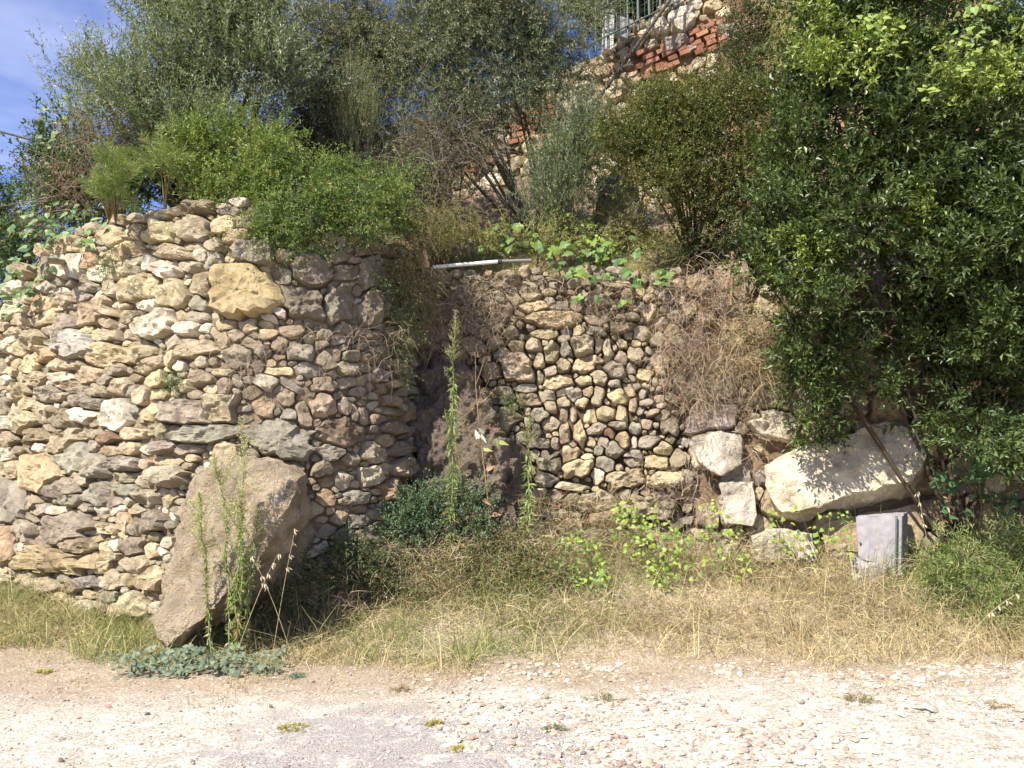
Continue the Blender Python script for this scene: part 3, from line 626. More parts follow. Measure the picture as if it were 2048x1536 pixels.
rock_hull('stone', PP([(1500, 1075, 9.3), (1560, 1060, 9.3), (1625, 1066, 9.3), (1632, 1120, 9.25), (1510, 1125, 9.25), (1505, 1070, 9.8), (1625, 1066, 9.8), (1630, 1125, 9.8), (1510, 1125, 9.8)]), (.62, .56, .45), None, None, 5, .05, M_rock, parent=rgt_root, sm=.05, sharp=20)
rock_hull('leaning_boulder', PP([(385, 955, 8.25), (450, 928, 8.1), (512, 918, 7.95), (600, 955, 7.9), (560, 1045, 7.6), (505, 1118, 7.5), (422, 1222, 7.42), (338, 1286, 7.5), (298, 1240, 7.65), (328, 1090, 8.05),
     (640, 1040, 8.95), (640, 1120, 8.95), (600, 1215, 8.8), (480, 1262, 8.5), (420, 950, 9.2), (620, 955, 9.3), (650, 1220, 9.3), (330, 1240, 9.0)]),
     (.66, .54, .38), 'big grey brown boulder leaning against the foot of the rounded wall', 'boulder', 7, 0.16, sm=.06, sharp=20, fine=.02, maxf=12000)
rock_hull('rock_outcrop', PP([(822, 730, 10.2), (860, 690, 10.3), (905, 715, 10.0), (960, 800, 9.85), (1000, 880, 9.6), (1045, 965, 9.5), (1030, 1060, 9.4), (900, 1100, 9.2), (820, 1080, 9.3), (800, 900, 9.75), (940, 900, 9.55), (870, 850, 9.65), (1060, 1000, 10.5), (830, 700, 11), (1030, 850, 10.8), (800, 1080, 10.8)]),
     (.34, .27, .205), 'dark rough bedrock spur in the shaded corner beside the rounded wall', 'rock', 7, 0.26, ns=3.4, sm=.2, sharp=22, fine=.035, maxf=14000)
rock_hull('rock_outcrop', PP([(1190, 470, 12.4), (1195, 370, 12.6), (1225, 345, 12.7), (1262, 360, 12.5), (1280, 450, 12.2), (1270, 500, 12.1), (1180, 510, 12.2), (1200, 360, 13.3), (1280, 360, 13.3), (1290, 500, 13.2)]),
     (.30, .24, .18), 'shaded brown rock face on the upper slope between olive shoots and fine-leaved bush', 'rock', 5, 0.12)
# loose stones lying on the lane
LS = [((1845, 1402), 75, 16, (.70, .65, .56), 'long flat pale slab half sunk in the lane at the far right', 'y'),
      ((2010, 1384), 60, 18, (.66, .59, .46), 'broad cream stone cut by the right edge of the lane', ''),
      ((1799, 1413), 24, 14, (.72, .68, .60), 'white blocky stone lying just left of the long flat slab', ''),
      ((1688, 1362), 9, 8, (.72, .68, .60), 'tiny round white stone at the edge of the dry grass', ''),
      ((1674, 1457), 22, 13, (.66, .62, .55), 'pale rounded stone standing out of the gravel in the right foreground', ''),
      ((1745, 1447), 30, 9, (.60, .53, .45), 'flat buff stone casting a thin shadow in the right foreground gravel', ''),
      ((543, 1397), 15, 12, (.42, .36, .30), 'small grey pointed stone alone on the lane below the grey-green plant', ''),
      ((296, 1407), 15, 9, (.30, .25, .22), 'dark brown pebble near the rounded grey one on the left of the lane', ''),
      ((215, 1395), 20, 9, (.40, .30, .25), 'flat reddish brown stone on the pale left part of the lane', ''),
      ((122, 1493), 18, 10, (.33, .24, .19), 'dark reddish stone in the bottom left foreground', ''),
      ((625, 1350), 16, 10, (.40, .33, .26), 'low tan stone beside the small blue-green seedling', ''),
      ((372, 1285), 34, 16, (.42, .30, .22), 'pinkish brown stone in the hollow under the leaning boulder', ''),
      ((1258, 1478), 22, 11, (.70, .66, .58), 'small white stone in the centre right foreground gravel', ''),
      ((1320, 1512), 26, 13, (.70, .64, .55), 'cream stone close to the bottom edge right of centre', ''),
      ((1940, 1280), 30, 16, (.62, .54, .42), 'pale stone lying at the foot of the dry grass on the far right', '')]
for (px, py), w, h, c, lab, _ in LS:
    Yd = CAMZ * F / (py - 940) * 0.995; q = P(px, py, Yd); z = float(gz(q[0], q[1])); s = w / F * Yd / 2; hh = h / F * Yd
    pts = []
    for _k in range(13):
        a = rng.uniform(0, 6.28); zz = rng.uniform(-0.25, 1); rr_ = math.sqrt(max(0.15, 1 - max(zz, 0) ** 2)) * rng.uniform(.75, 1.05)
        pts.append([q[0] + math.cos(a) * s * rr_, q[1] + math.sin(a) * s * 0.8 * rr_, z + hh * zz * 0.8])
    rock_hull('loose_stone', pts, c, lab, 'stone', 3, s * 0.12, M_rock, 'loose stones lying on the lane')

# gravel
def pebbles(name, N_, region, rad, cols, seed, flat=0.6):
    r = np.random.default_rng(seed)
    t = (1 + 5 ** .5) / 2
    ico = np.array([[-1, t, 0], [1, t, 0], [-1, -t, 0], [1, -t, 0], [0, -1, t], [0, 1, t], [0, -1, -t], [0, 1, -t], [t, 0, -1], [t, 0, 1], [-t, 0, -1], [-t, 0, 1]]) / 1.9
    fc = np.array([[0, 11, 5], [0, 5, 1], [0, 1, 7], [0, 7, 10], [0, 10, 11], [1, 5, 9], [5, 11, 4], [11, 10, 2], [10, 7, 6], [7, 1, 8], [3, 9, 4], [3, 4, 2], [3, 2, 6], [3, 6, 8], [3, 8, 9], [4, 9, 5], [2, 4, 11], [6, 2, 10], [8, 6, 7], [9, 8, 1]])
    xy = region(r, N_); n_ = len(xy); s = rad(r, n_, xy)
    a = r.uniform(0, 6.28, n_); V = ico[None] * (1 + r.uniform(-.28, .28, (n_, 12, 3)))
    sc = np.stack([s * r.uniform(.8, 1.5, n_), s * r.uniform(.7, 1.1, n_), s * flat * r.uniform(.6, 1.1, n_)], -1); V = V * sc[:, None]
    ca, sa = np.cos(a)[:, None], np.sin(a)[:, None]
    Vx = V[..., 0] * ca - V[..., 1] * sa; Vy = V[..., 0] * sa + V[..., 1] * ca
    z = gz(xy[:, 0], xy[:, 1]) + sc[:, 2] * r.uniform(0, .8, n_)
    V = np.stack([Vx + xy[:, :1], Vy + xy[:, 1:], V[..., 2] + z[:, None]], -1)
    cc = np.array(cols)[r.integers(len(cols), size=n_)] * r.uniform(.8, 1.15, (n_, 1))
    f = (fc[None] + 12 * np.arange(n_)[:, None, None]).reshape(-1, 3)
    o = mesh(name, V.reshape(-1, 3), f, M_peb, None, np.repeat(cc, 12, 0)); return props(o, kind='stuff')
def reg_right(r, n_):
    y = 3.9 + 3.4 * r.uniform(0, 1, n_) ** 1.4; x = r.uniform(-0.2, 1, n_) * y * 0.72
    k = (x > -0.4 + 0.5 * fbm(np.stack([x, y, 0 * x], -1), 1.2, 3, 5)) & (r.uniform(0, 1, n_) < 0.35 + 0.9 * (fbm(np.stack([x, y, 0 * x], -1), 1.7, 3, 15) + 0.35)); return np.stack([x, y], -1)[k]
def reg_all(r, n_):
    y = 3.9 + 3.5 * r.uniform(0, 1, n_) ** 1.2; x = r.uniform(-1, 1, n_) * y * 0.72; return np.stack([x, y], -1)
pebbles('gravel', 16000, reg_right, lambda r, n_, xy: 0.006 + 0.024 * r.uniform(0, 1, n_) ** 2.6, [(.70, .64, .54), (.72, .68, .60), (.62, .53, .42), (.50, .38, .29), (.60, .50, .38), (.42, .34, .29), (.36, .31, .27)], 5, 0.55)
pebbles('gravel', 10000, reg_all, lambda r, n_, xy: 0.004 + 0.009 * r.uniform(0, 1, n_) ** 3, [(.50, .43, .37), (.30, .26, .23), (.66, .59, .51), (.40, .33, .28), (.56, .46, .37)], 6, 0.6)

# ------------------------------------------------------------------ vegetation toolkit
class Veg:
    def __init__(s): s.V = []; s.C = []; s.T = []; s.Q = []; s.n = 0
    def _add(s, V, C, T=None, Q=None):
        s.V.append(V.reshape(-1, 3)); s.C.append(C.reshape(-1, 3))
        if T is not None: s.T.append(T.reshape(-1, 3) + s.n)
        if Q is not None: s.Q.append(Q.reshape(-1, 4) + s.n)
        s.n += V.reshape(-1, 3).shape[0]
    def leaves(s, P0, D, Nn, Ln, Wd, cols, kind='lance', fold=0.18, curl=0.12):
        n_ = len(P0)
        if n_ == 0: return
        Ln = np.broadcast_to(Ln, (n_,))[:, None]; Wd = np.broadcast_to(Wd, (n_,))[:, None]
        S = nrm(np.cross(D, Nn)); U = np.cross(S, D)
        if kind == 'lance':
            a = P0; b_ = P0 + D * Ln * .45 + S * Wd * .5 + U * Wd * fold; c = P0 + D * Ln - U * Ln * curl; d = P0 + D * Ln * .45 - S * Wd * .5 + U * Wd * fold
            V = np.stack([a, b_, c, d], 1); k = 4; t = np.array([[0, 1, 2], [0, 2, 3]])
        else:
            l1 = P0 - D * Ln * .14 + S * Wd * .33 + U * Wd * fold * .6; l2 = P0 + D * Ln * .26 + S * Wd * .52 + U * Wd * fold
            r1 = P0 - D * Ln * .14 - S * Wd * .33 + U * Wd * fold * .6; r2_ = P0 + D * Ln * .26 - S * Wd * .52 + U * Wd * fold
            V = np.stack([P0, l1, l2, P0 + D * Ln - U * Ln * curl, r2_, r1], 1); k = 6; t = np.array([[0, 1, 2], [0, 2, 3], [0, 3, 4], [0, 4, 5]])
        T = t[None] + k * np.arange(n_)[:, None, None]
        s._add(V, np.repeat(cols, k, 0), T)
    def ribbons(s, paths, w, cols, r, taper=True):
        n_, k, _ = paths.shape
        if n_ == 0: return
        w = np.broadcast_to(w, (n_,)); side = nrm(np.cross(paths[:, -1] - paths[:, 0], r.normal(size=(n_, 3))))
        wt = np.linspace(1, 0.15 if taper else 1, k)[None, :, None] * w[:, None, None] * 0.5
        A = paths + side[:, None] * wt; B = paths - side[:, None] * wt
        V = np.stack([A, B], 2).reshape(n_, 2 * k, 3); i = np.arange(k - 1) * 2
        q = np.stack([i, i + 1, i + 3, i + 2], -1)
        s._add(V, np.repeat(cols, 2 * k, 0), None, q[None] + 2 * k * np.arange(n_)[:, None, None])
    def tube(s, path, r0, r1, col, sides=6):
        path = np.asarray(path, float); k = len(path); t = nrm(np.gradient(path, axis=0))
        ref = np.where(np.abs(t[:, 2:3]) > .9, [[1, 0, 0]], [[0, 0, 1.0]]); a = nrm(np.cross(t, ref)); b_ = np.cross(t, a)
        th = np.linspace(0, 6.2832, sides, endpoint=False); rr_ = np.linspace(r0, r1, k)[:, None, None]
        V = path[:, None] + rr_ * (a[:, None] * np.cos(th)[None, :, None] + b_[:, None] * np.sin(th)[None, :, None])
        i = np.arange(sides); j = (i + 1) % sides; q = np.concatenate([np.stack([r * sides + i, r * sides + j, (r + 1) * sides + j, (r + 1) * sides + i], -1) for r in range(k - 1)])
        s._add(V, np.tile(col, (k * sides, 1)), None, q)
    def build(s, name, mat, parent=None, stuff=True, smooth=False):
        fs = []
        if s.T: fs.append(np.concatenate(s.T))
        if s.Q: fs.append(np.concatenate(s.Q))
        o = mesh(name, np.concatenate(s.V), fs, mat, parent, np.concatenate(s.C), smooth)
        if stuff: o['kind'] = 'stuff'
        return o

def pick(r, pal, n_, j=0.22):
    pal = np.array(pal, float); c = pal[r.integers(len(pal), size=n_)]; return c * r.uniform(1 - j, 1 + j, (n_, 1))

def shoots(vg, r, base, dirs, Ln, nl, lL, lW, pal, spread=0.9, droop=0.1, stem_w=0.004, stem_col=(.16, .14, .08), kind='lance', t0=0.1, clj=0.15, shrink=0.3, sun=0.4):
    n_ = len(base)
    if n_ == 0: return
    Ln = np.broadcast_to(Ln, (n_,)); nz_ = np.array([0, 0, -1.0])
    t = (np.linspace(t0, 1, nl)[None] + r.uniform(-.5, .5, (n_, nl)) / nl); tt = t[..., None]
    pos = base[:, None] + dirs[:, None] * (Ln[:, None, None] * tt) + nz_ * (droop * Ln[:, None, None] * tt ** 2)
    tang = nrm(dirs[:, None] + nz_ * 2 * droop * tt)
    a = nrm(np.cross(tang, r.normal(size=(n_, 1, 3)) + 0 * tang)); b_ = np.cross(tang, a)
    ph = np.arange(nl)[None] * 2.4 + r.uniform(0, 6.28, (n_, 1)); side = a * np.cos(ph)[..., None] + b_ * np.sin(ph)[..., None]
    sp = spread * r.uniform(.6, 1.3, (n_, nl, 1)); D = nrm(tang * np.cos(sp) + side * np.sin(sp))
    Nn = nrm(r.normal(size=(n_, nl, 3)) * 0.7 + np.array([0, -0.25, 0.9]) * (1 + sun))
    size = (1 - shrink * t) * r.uniform(1 - clj * 2, 1 + clj * 2, (n_, nl))
    tw = pick(r, pal, n_, clj); lf = tw[:, None] * r.uniform(.8, 1.22, (n_, nl, 1)) * np.array([1, 1, 1.0])
    vg.leaves(pos.reshape(-1, 3), D.reshape(-1, 3), Nn.reshape(-1, 3), (lL * size).ravel(), (lW * size).ravel(), lf.reshape(-1, 3), kind)
    if stem_w:
        ts_ = np.linspace(0, 1, 4)[None, :, None]; pth = base[:, None] + dirs[:, None] * Ln[:, None, None] * ts_ + nz_ * droop * Ln[:, None, None] * ts_ ** 2
        vg.ribbons(pth, stem_w, np.tile(stem_col, (n_, 1)), r)

def blobs_world(bl):
    c = np.array([P(b_[0], b_[1], b_[2]) for b_ in bl]); rad = np.array([[b_[3] / F * b_[2], b_[5], b_[4] / F * b_[2]] for b_ in bl]); return c, rad

def split(bl, n_, frac, seed, dy=.8):
    """break big crown lobes into many small irregular ones"""
    r = np.random.default_rng(seed); b = np.array(bl, float); w = b[:, 3] * b[:, 4]; out = [tuple(q) for q in bl if max(q[3], q[4]) < 62]
    for i in r.choice(len(b), n_, p=w / w.sum()):
        px, py, Y, rx, ry, rd = b[i]; a = r.uniform(0, 6.28); q = r.uniform(0, 1) ** .5 * .85; k = frac * r.uniform(.55, 1.35)
        out.append((px + math.cos(a) * q * rx, py + math.sin(a) * q * ry, Y - rd * (1 - q * q) ** .5 * dy + r.normal() * .12, max(rx, ry) * k * r.uniform(.9, 1.3), max(rx, ry) * k * r.uniform(.7, 1.0), max(rx, ry) * k / F * Y * .9))
    return out

def crown(vg, r, bl, nclump, per, Lt, nl, lL, lW, pal, up=0.5, out=0.8, sigma=0.14, rnd=0.5, front=0.75, rmin=0.5, hole=0.0, **kw):
    c, rad = blobs_world(bl); wgt = (rad[:, 0] * rad[:, 2]); wgt = wgt / wgt.sum()
    bi = r.choice(len(c), nclump, p=wgt); d = nrm(r.normal(size=(nclump, 3)))
    fl = r.uniform(size=nclump) < front; d[:, 1] = np.where(fl, -np.abs(d[:, 1]), d[:, 1])
    rr_ = r.uniform(rmin ** 2, 1, nclump) ** 0.5
    cc = c[bi] + d * rad[bi] * rr_[:, None]
    if hole > 0: k = fbm(cc, 1.7, 2, 123) > -1 + hole; cc, d, bi = cc[k], d[k], bi[k]
    m_ = len(cc); base = np.repeat(cc, per, 0) + r.normal(size=(m_ * per, 3)) * sigma
    od = np.repeat(d, per, 0); dirs = nrm(od * out + np.array([0, 0, up]) + r.normal(size=od.shape) * rnd)
    Ll = Lt * r.uniform(.5, 1.35, len(base)); clt = r.uniform(.85, 1.15, m_)
    shoots(vg, r, base, dirs, Ll, nl, lL, lW, pal, **kw)
    return cc

def limbs(vg, r, foot, heads, r0, col, sag=0.15):
    foot = np.array(foot, float)
    for h in heads:
        t = np.linspace(0, 1, 7)[:, None]; mid = (foot + h) / 2 + r.normal(size=3) * 0.12 * np.linalg.norm(h - foot) * 0.6 + np.array([0, 0, sag])
        p = (1 - t) ** 2 * foot + 2 * t * (1 - t) * mid + t ** 2 * h
        vg.tube(p, r0, r0 * 0.22, col, 6)

def bush(name, label, cat, bl, foot, seed, mat=None, group=None, trunk_r=0.03, nheads=10, bark=(.16, .12, .085), crown_kw=None, layers=None, crownname='crown'):
    r = np.random.default_rng(seed); root = empty(name, foot, label, cat, group)
    vg = Veg(); cc = None
    for kw in (layers or [crown_kw]):
        kk = dict(kw); b2 = kk.pop('bl', bl); sp_ = kk.pop('sp', None)
        if sp_: b2 = split(b2, sp_[0], sp_[1], seed)
        cc = crown(vg, r, b2, **kk)
    vg.build(crownname, mat or M_leaf, root)
    tv = Veg(); c, rad = blobs_world(bl); heads = [c[i] for i in r.permutation(len(c))[:max(4, nheads)]] + [cc[i] for i in r.integers(len(cc), size=nheads)]
    limbs(tv, r, foot, heads, trunk_r, bark); tv.build('trunk', M_dry, root, stuff=False, smooth=True)
    return root

def tfoot(px, Y, py=430):
    q = P(px, py, Y); return (q[0], q[1], tz(q[0], q[1]) - 0.03)

# palettes
OLIVE = [(.15, .19, .10), (.20, .235, .14), (.29, .32, .22), (.10, .14, .07), (.17, .21, .085)]
OLIVE2 = [(.14, .155, .085), (.19, .20, .125), (.25, .25, .17), (.10, .12, .06), (.21, .18, .10)]
MASTIC = [(.13, .20, .035), (.17, .24, .045), (.09, .15, .03), (.21, .26, .07), (.12, .17, .04)]
LAUREL = [(.10, .145, .032), (.05, .08, .018), (.065, .10, .022), (.09, .125, .033), (.035, .057, .013), (.057, .085, .02)]
FINE = [(.115, .135, .025), (.14, .155, .035), (.085, .105, .02), (.16, .14, .04), (.07, .09, .02)]
LIME = [(.25, .34, .05), (.20, .30, .05), (.30, .36, .08), (.15, .24, .04)]
DRYT = [(.32, .24, .15), (.25, .18, .11), (.40, .31, .19), (.20, .15, .10)]
STRAW = [(.47, .375, .19), (.40, .31, .16), (.52, .43, .25), (.28, .21, .12), (.33, .29, .14)]
VINE = [(.10, .17, .05), (.13, .20, .06), (.08, .14, .05)]

# ---- trees above the bastion
bush('olive_tree', 'broad silvery olive tree against the sky above the rounded wall', 'olive tree',
     [(400, 95, 10.9, 175, 130, 1.0), (290, 190, 10.7, 130, 120, .8), (480, 200, 10.8, 120, 130, .9), (230, 240, 10.6, 80, 80, .5), (400, 270, 10.7, 170, 50, .7), (190, 170, 10.7, 50, 60, .4), (540, 90, 11.0, 70, 110, .7), (420, 10, 11, 150, 70, .8)],
     tfoot(400, 10.9), 31, trunk_r=0.075, nheads=14,
     crown_kw=dict(sp=(55, .30), nclump=1000, per=5, Lt=.42, nl=13, lL=.078, lW=.021, pal=OLIVE, up=.75, out=.55, sigma=.13, rnd=.4, spread=.75, droop=.04, rmin=.25))
bush('olive_tree', 'dark thin olive tree with sky showing through, right of the broad silvery olive', 'olive tree',
     [(600, 260, 12.2, 80, 50, .5), (700, 280, 12.1, 90, 50, .5), (650, 60, 12.2, 95, 120, .9), (700, 170, 12, 95, 130, .9), (760, 30, 12.3, 100, 90, .9), (620, 180, 12, 60, 100, .6)],
     tfoot(680, 12.1), 32, trunk_r=0.05, nheads=14,
     crown_kw=dict(sp=(44, .36), nclump=880, per=6, Lt=.30, nl=11, lL=.065, lW=.02, pal=OLIVE2, up=.1, out=.5, sigma=.17, rnd=.7, spread=.85, droop=.2, rmin=.2, hole=.2))
bush('olive_tree', 'wide grey-green olive tree filling the top centre in front of the brick wall', 'olive tree',
     [(850, 150, 12.2, 80, 80, .5), (960, 180, 12.2, 80, 70, .5), (1060, 130, 12.2, 80, 80, .5), (800, 200, 11.9, 90, 90, .6), (780, 100, 12.1, 70, 90, .6), (930, 240, 11.8, 90, 60, .5), (870, 90, 11.9, 120, 120, .9), (990, 70, 12, 120, 110, .9), (1110, 60, 12, 105, 105, .9), (860, 210, 11.8, 100, 70, .7), (1000, 165, 11.9, 110, 70, .7), (1150, 140, 12, 75, 75, .6), (940, 0, 12, 190, 60, .9), (1190, 20, 12.2, 40, 60, .4)],
     tfoot(1080, 12.0), 33, trunk_r=0.035, nheads=5,
     crown_kw=dict(sp=(95, .36), nclump=1480, per=6, Lt=.28, nl=11, lL=.066, lW=.0185, pal=OLIVE[:2] + OLIVE2[:3] + [(.15, .17, .09)], up=.1, out=.5, sigma=.16, rnd=.75, spread=.8, droop=.25, rmin=.2, hole=.2))
bush('olive_shoots', 'upright leafy olive suckers between the brick patch and the fine-leaved bush', 'shrub',
     [(1140, 330, 11.2, 60, 90, .4), (1110, 400, 11.1, 60, 70, .4), (1170, 270, 11.3, 45, 70, .4)],
     tfoot(1130, 11.2), 34, trunk_r=0.02,
     crown_kw=dict(nclump=430, per=5, Lt=.30, nl=11, lL=.055, lW=.014, pal=OLIVE + [(.06, .10, .045)], up=.9, out=.3, sigma=.13, rnd=.35, spread=.6, droop=.05, rmin=.1))
bush('dry_shrub', 'leafless tangled grey-brown shrub under the wide olive tree', 'shrub',
     [(880, 300, 11.3, 90, 70, .6), (800, 330, 11.2, 70, 60, .5), (940, 290, 11.4, 50, 40, .5), (830, 370, 11.1, 85, 45, .5)],
     tfoot(880, 11.3), 35, trunk_r=0.025, mat=M_dry,
     crown_kw=dict(nclump=430, per=7, Lt=.42, nl=9, lL=.04, lW=.011, pal=DRYT[1:2] + OLIVE2 + [(.14, .15, .08), (.15, .17, .07)], up=.1, out=.5, sigma=.16, rnd=.8, spread=.6, droop=.35, stem_w=.008, stem_col=(.20, .165, .125), rmin=.1))
bush('feathery_bush', 'tall narrow light green feathery bush below the dark thin olive', 'shrub',
     [(712, 190, 10.9, 26, 60, .25), (722, 270, 10.8, 42, 60, .3), (690, 250, 10.8, 25, 40, .2), (745, 235, 10.8, 20, 45, .2)],
     tfoot(715, 10.8), 36, trunk_r=0.018,
     crown_kw=dict(nclump=110, per=7, Lt=.30, nl=16, lL=.022, lW=.007, pal=[(.20, .25, .10), (.17, .22, .09), (.26, .26, .12)], up=1.1, out=.25, sigma=.07, rnd=.2, spread=.6, droop=.0, rmin=.0))
bush('shade_filler_tree', 'made-up dark tree filling the shaded house void behind the iron railing at the top', 'tree',  # added dark foliage, stands in for the shaded house behind the railing
     [(1250, 10, 14.6, 90, 60, .6), (1330, -30, 14.8, 110, 60, .8), (1200, -20, 14.6, 60, 60, .6)], (3.0, 15.6, 7.6), 37, trunk_r=0.1,
     crown_kw=dict(nclump=420, per=7, Lt=.3, nl=9, lL=.085, lW=.05, pal=[(.04, .06, .02), (.05, .075, .03)], up=.2, out=.7, sigma=.2, rnd=.5, rmin=.3))
bush('mastic_bush', 'bright green mastic bush behind the crest of the rounded wall', 'bush',
     [(440, 320, 9.6, 85, 60, .5), (415, 345, 9.5, 45, 48, .4), (430, 385, 9.3, 70, 30, .35), (530, 345, 9.5, 85, 50, .5), (600, 395, 9.4, 80, 50, .45), (470, 392, 9.2, 110, 24, .3), (560, 300, 9.8, 30, 40, .2), (480, 270, 9.7, 25, 30, .2)],
     tfoot(480, 9.6), 38, trunk_r=0.025,
     layers=[dict(nclump=90, per=3, Lt=.42, nl=16, lL=.045, lW=.018, pal=MASTIC + [(.24, .28, .06)], up=.9, out=.6, sigma=.05, rnd=.5, rmin=.7, droop=.15), dict(sp=(44, .25), nclump=600, per=6, Lt=.17, nl=9, lL=.046, lW=.019, pal=MASTIC + [(.24, .28, .06)], up=.7, out=.6, sigma=.09, rnd=.6, spread=.9, rmin=.3, hole=.35)])
bush('mastic_bush', 'dark-centred green bush spilling over the wall above the grey slabs', 'bush',
     [(590, 440, 8.95, 75, 50, .3), (680, 420, 9.1, 80, 48, .35), (760, 420, 9.4, 60, 45, .35), (560, 470, 8.72, 48, 30, .2), (620, 480, 8.75, 40, 20, .15), (560, 440, 8.8, 50, 36, .2), (530, 470, 8.7, 30, 28, .15), (720, 460, 8.95, 60, 24, .2), (790, 380, 9.8, 70, 50, .4), (690, 360, 9.6, 50, 40, .3), (630, 380, 9.3, 90, 40, .4)],
     tfoot(660, 9.6), 39, trunk_r=0.02,
     layers=[dict(nclump=90, per=3, Lt=.40, nl=15, lL=.042, lW=.017, pal=MASTIC, up=.3, out=.8, sigma=.05, rnd=.6, rmin=.7, droop=.4), dict(sp=(46, .26), nclump=600, per=6, Lt=.16, nl=9, lL=.043, lW=.017, pal=MASTIC[:3] + [(.10, .16, .05), (.07, .11, .03), (.22, .25, .07)], up=.3, out=.6, sigma=.09, rnd=.6, spread=.9, droop=.3, rmin=.3, hole=.35)])
bush('undergrowth', 'dark shaded undergrowth between the olive trunks behind the wall crest', 'undergrowth',
     [(500, 330, 11.6, 130, 60, .5), (620, 330, 11.9, 110, 70, .5), (740, 370, 11.6, 90, 70, .5), (340, 350, 11.2, 110, 55, .4), (200, 400, 10.9, 90, 55, .4), (800, 430, 11.2, 70, 50, .4), (100, 350, 11.6, 60, 50, .3)],
     tfoot(520, 11.6), 47, trunk_r=.012, nheads=6,
     crown_kw=dict(nclump=620, per=6, Lt=.25, nl=8, lL=.06, lW=.03, pal=[(.07, .10, .035), (.10, .13, .05), (.05, .075, .03), (.16, .13, .08)], up=.5, out=.5, sigma=.14, rnd=.6, rmin=.2))
bush('creeper_bush', 'straggly olive-green bramble hanging down the corner beside the white pipe', 'bramble',
     [(810, 470, 9.7, 55, 50, .35), (800, 540, 9.6, 45, 50, .3), (850, 450, 10.2, 60, 45, .4), (830, 590, 9.7, 50, 50, .3), (920, 440, 10.8, 80, 35, .4)],
     tfoot(840, 10.6), 40, trunk_r=0.012,
     crown_kw=dict(nclump=240, per=6, Lt=.22, nl=8, lL=.03, lW=.014, pal=[(.13, .16, .04), (.17, .18, .06), (.22, .18, .08), (.10, .12, .04)], up=-.2, out=.5, sigma=.1, rnd=.6, spread=.9, droop=.5, rmin=.2, stem_w=.006, stem_col=(.27, .19, .11)))
for i, (px, py, s_, lab) in enumerate([(232, 345, 52, 'soft feathery pine seedling left of its bigger neighbour above the rounded wall'), (330, 320, 62, 'tallest of the three feathery pine seedlings, next to the bright green bush'), (218, 398, 36, 'lowest feathery pine seedling at the crest of the rounded wall')]):
    r = np.random.default_rng(50 + i); Yd = 8.9; root = empty('pine_seedling', tfoot(px, 9.45, 440), lab, 'seedling', 'feathery pine seedlings on the wall crest')
    vg = Veg(); n_ = 26; ctr = P(px, py, Yd); base = ctr + r.normal(size=(n_, 3)) * [.08, .08, s_ / F * Yd * .42]
    shoots(vg, r, base, nrm(r.normal(size=(n_, 3)) * .6 + [0, -.1, 1]), .26, 46, .105, .0045, [(.24, .30, .09), (.28, .33, .10), (.20, .27, .08)], spread=.9, droop=.1, stem_w=.006, shrink=.2, clj=.1)
    vg.build('needles', M_leaf, root)
    tv = Veg(); limbs(tv, r, root.location, list(base[:10]), .010, (.2, .16, .08)); tv.build('stem', M_dry, root, False, True)
bush('ivy_thicket', 'dark leafy thicket at the far left below the cable', 'thicket',
     [(30, 420, 12.5, 90, 55, .8), (-40, 470, 12.5, 90, 80, .8), (60, 500, 11.8, 60, 70, .5), (130, 400, 11, 60, 50, .5), (20, 560, 11.6, 50, 60, .4), (190, 350, 10.9, 80, 60, .4), (130, 300, 11.2, 50, 50, .4), (270, 390, 10.3, 70, 34, .3), (300, 330, 10.8, 70, 50, .4)], tfoot(40, 12.4), 41, trunk_r=0.03,
     crown_kw=dict(nclump=520, per=5, Lt=.25, nl=8, lL=.06, lW=.036, pal=[(.07, .12, .04), (.10, .15, .06), (.05, .09, .035)], up=.3, out=.7, sigma=.12, rnd=.6, kind='heart', rmin=.4))
bush('dry_shrub', 'brown twiggy shrub with dead stems below the broad silvery olive', 'shrub',
     [(230, 290, 10.3, 90, 60, .5), (160, 370, 10.4, 80, 50, .4), (340, 260, 10.5, 70, 50, .4), (110, 440, 10.9, 60, 40, .3)], tfoot(230, 10.4), 42, trunk_r=0.02, mat=M_dry,
     crown_kw=dict(nclump=150, per=7, Lt=.4, nl=5, lL=.03, lW=.01, pal=DRYT + [(.15, .15, .07)], up=.5, out=.4, sigma=.15, rnd=.7, spread=.6, droop=.2, stem_w=.008, stem_col=(.25, .17, .13), rmin=.1))
bush('box_bush', 'dense fine-leaved olive-green bush below the orange bricks', 'bush',
     [(1380, 250, 10.7, 130, 88, .7), (1320, 290, 10.6, 110, 90, .6), (1440, 330, 10.5, 110, 100, .6), (1290, 220, 10.9, 65, 60, .5), (1380, 390, 10.4, 115, 75, .5), (1350, 430, 10.4, 80, 36, .35), (1440, 440, 10.3, 70, 36, .3), (1270, 330, 10.7, 50, 60, .4), (1470, 180, 10.9, 80, 80, .5)],
     tfoot(1390, 10.9), 43, trunk_r=0.022, bark=(.10, .07, .05),
     crown_kw=dict(sp=(60, .30), nclump=1350, per=7, Lt=.14, nl=7, lL=.037, lW=.022, pal=FINE, up=.6, out=.6, sigma=.10, rnd=.55, spread=1.0, rmin=.5))
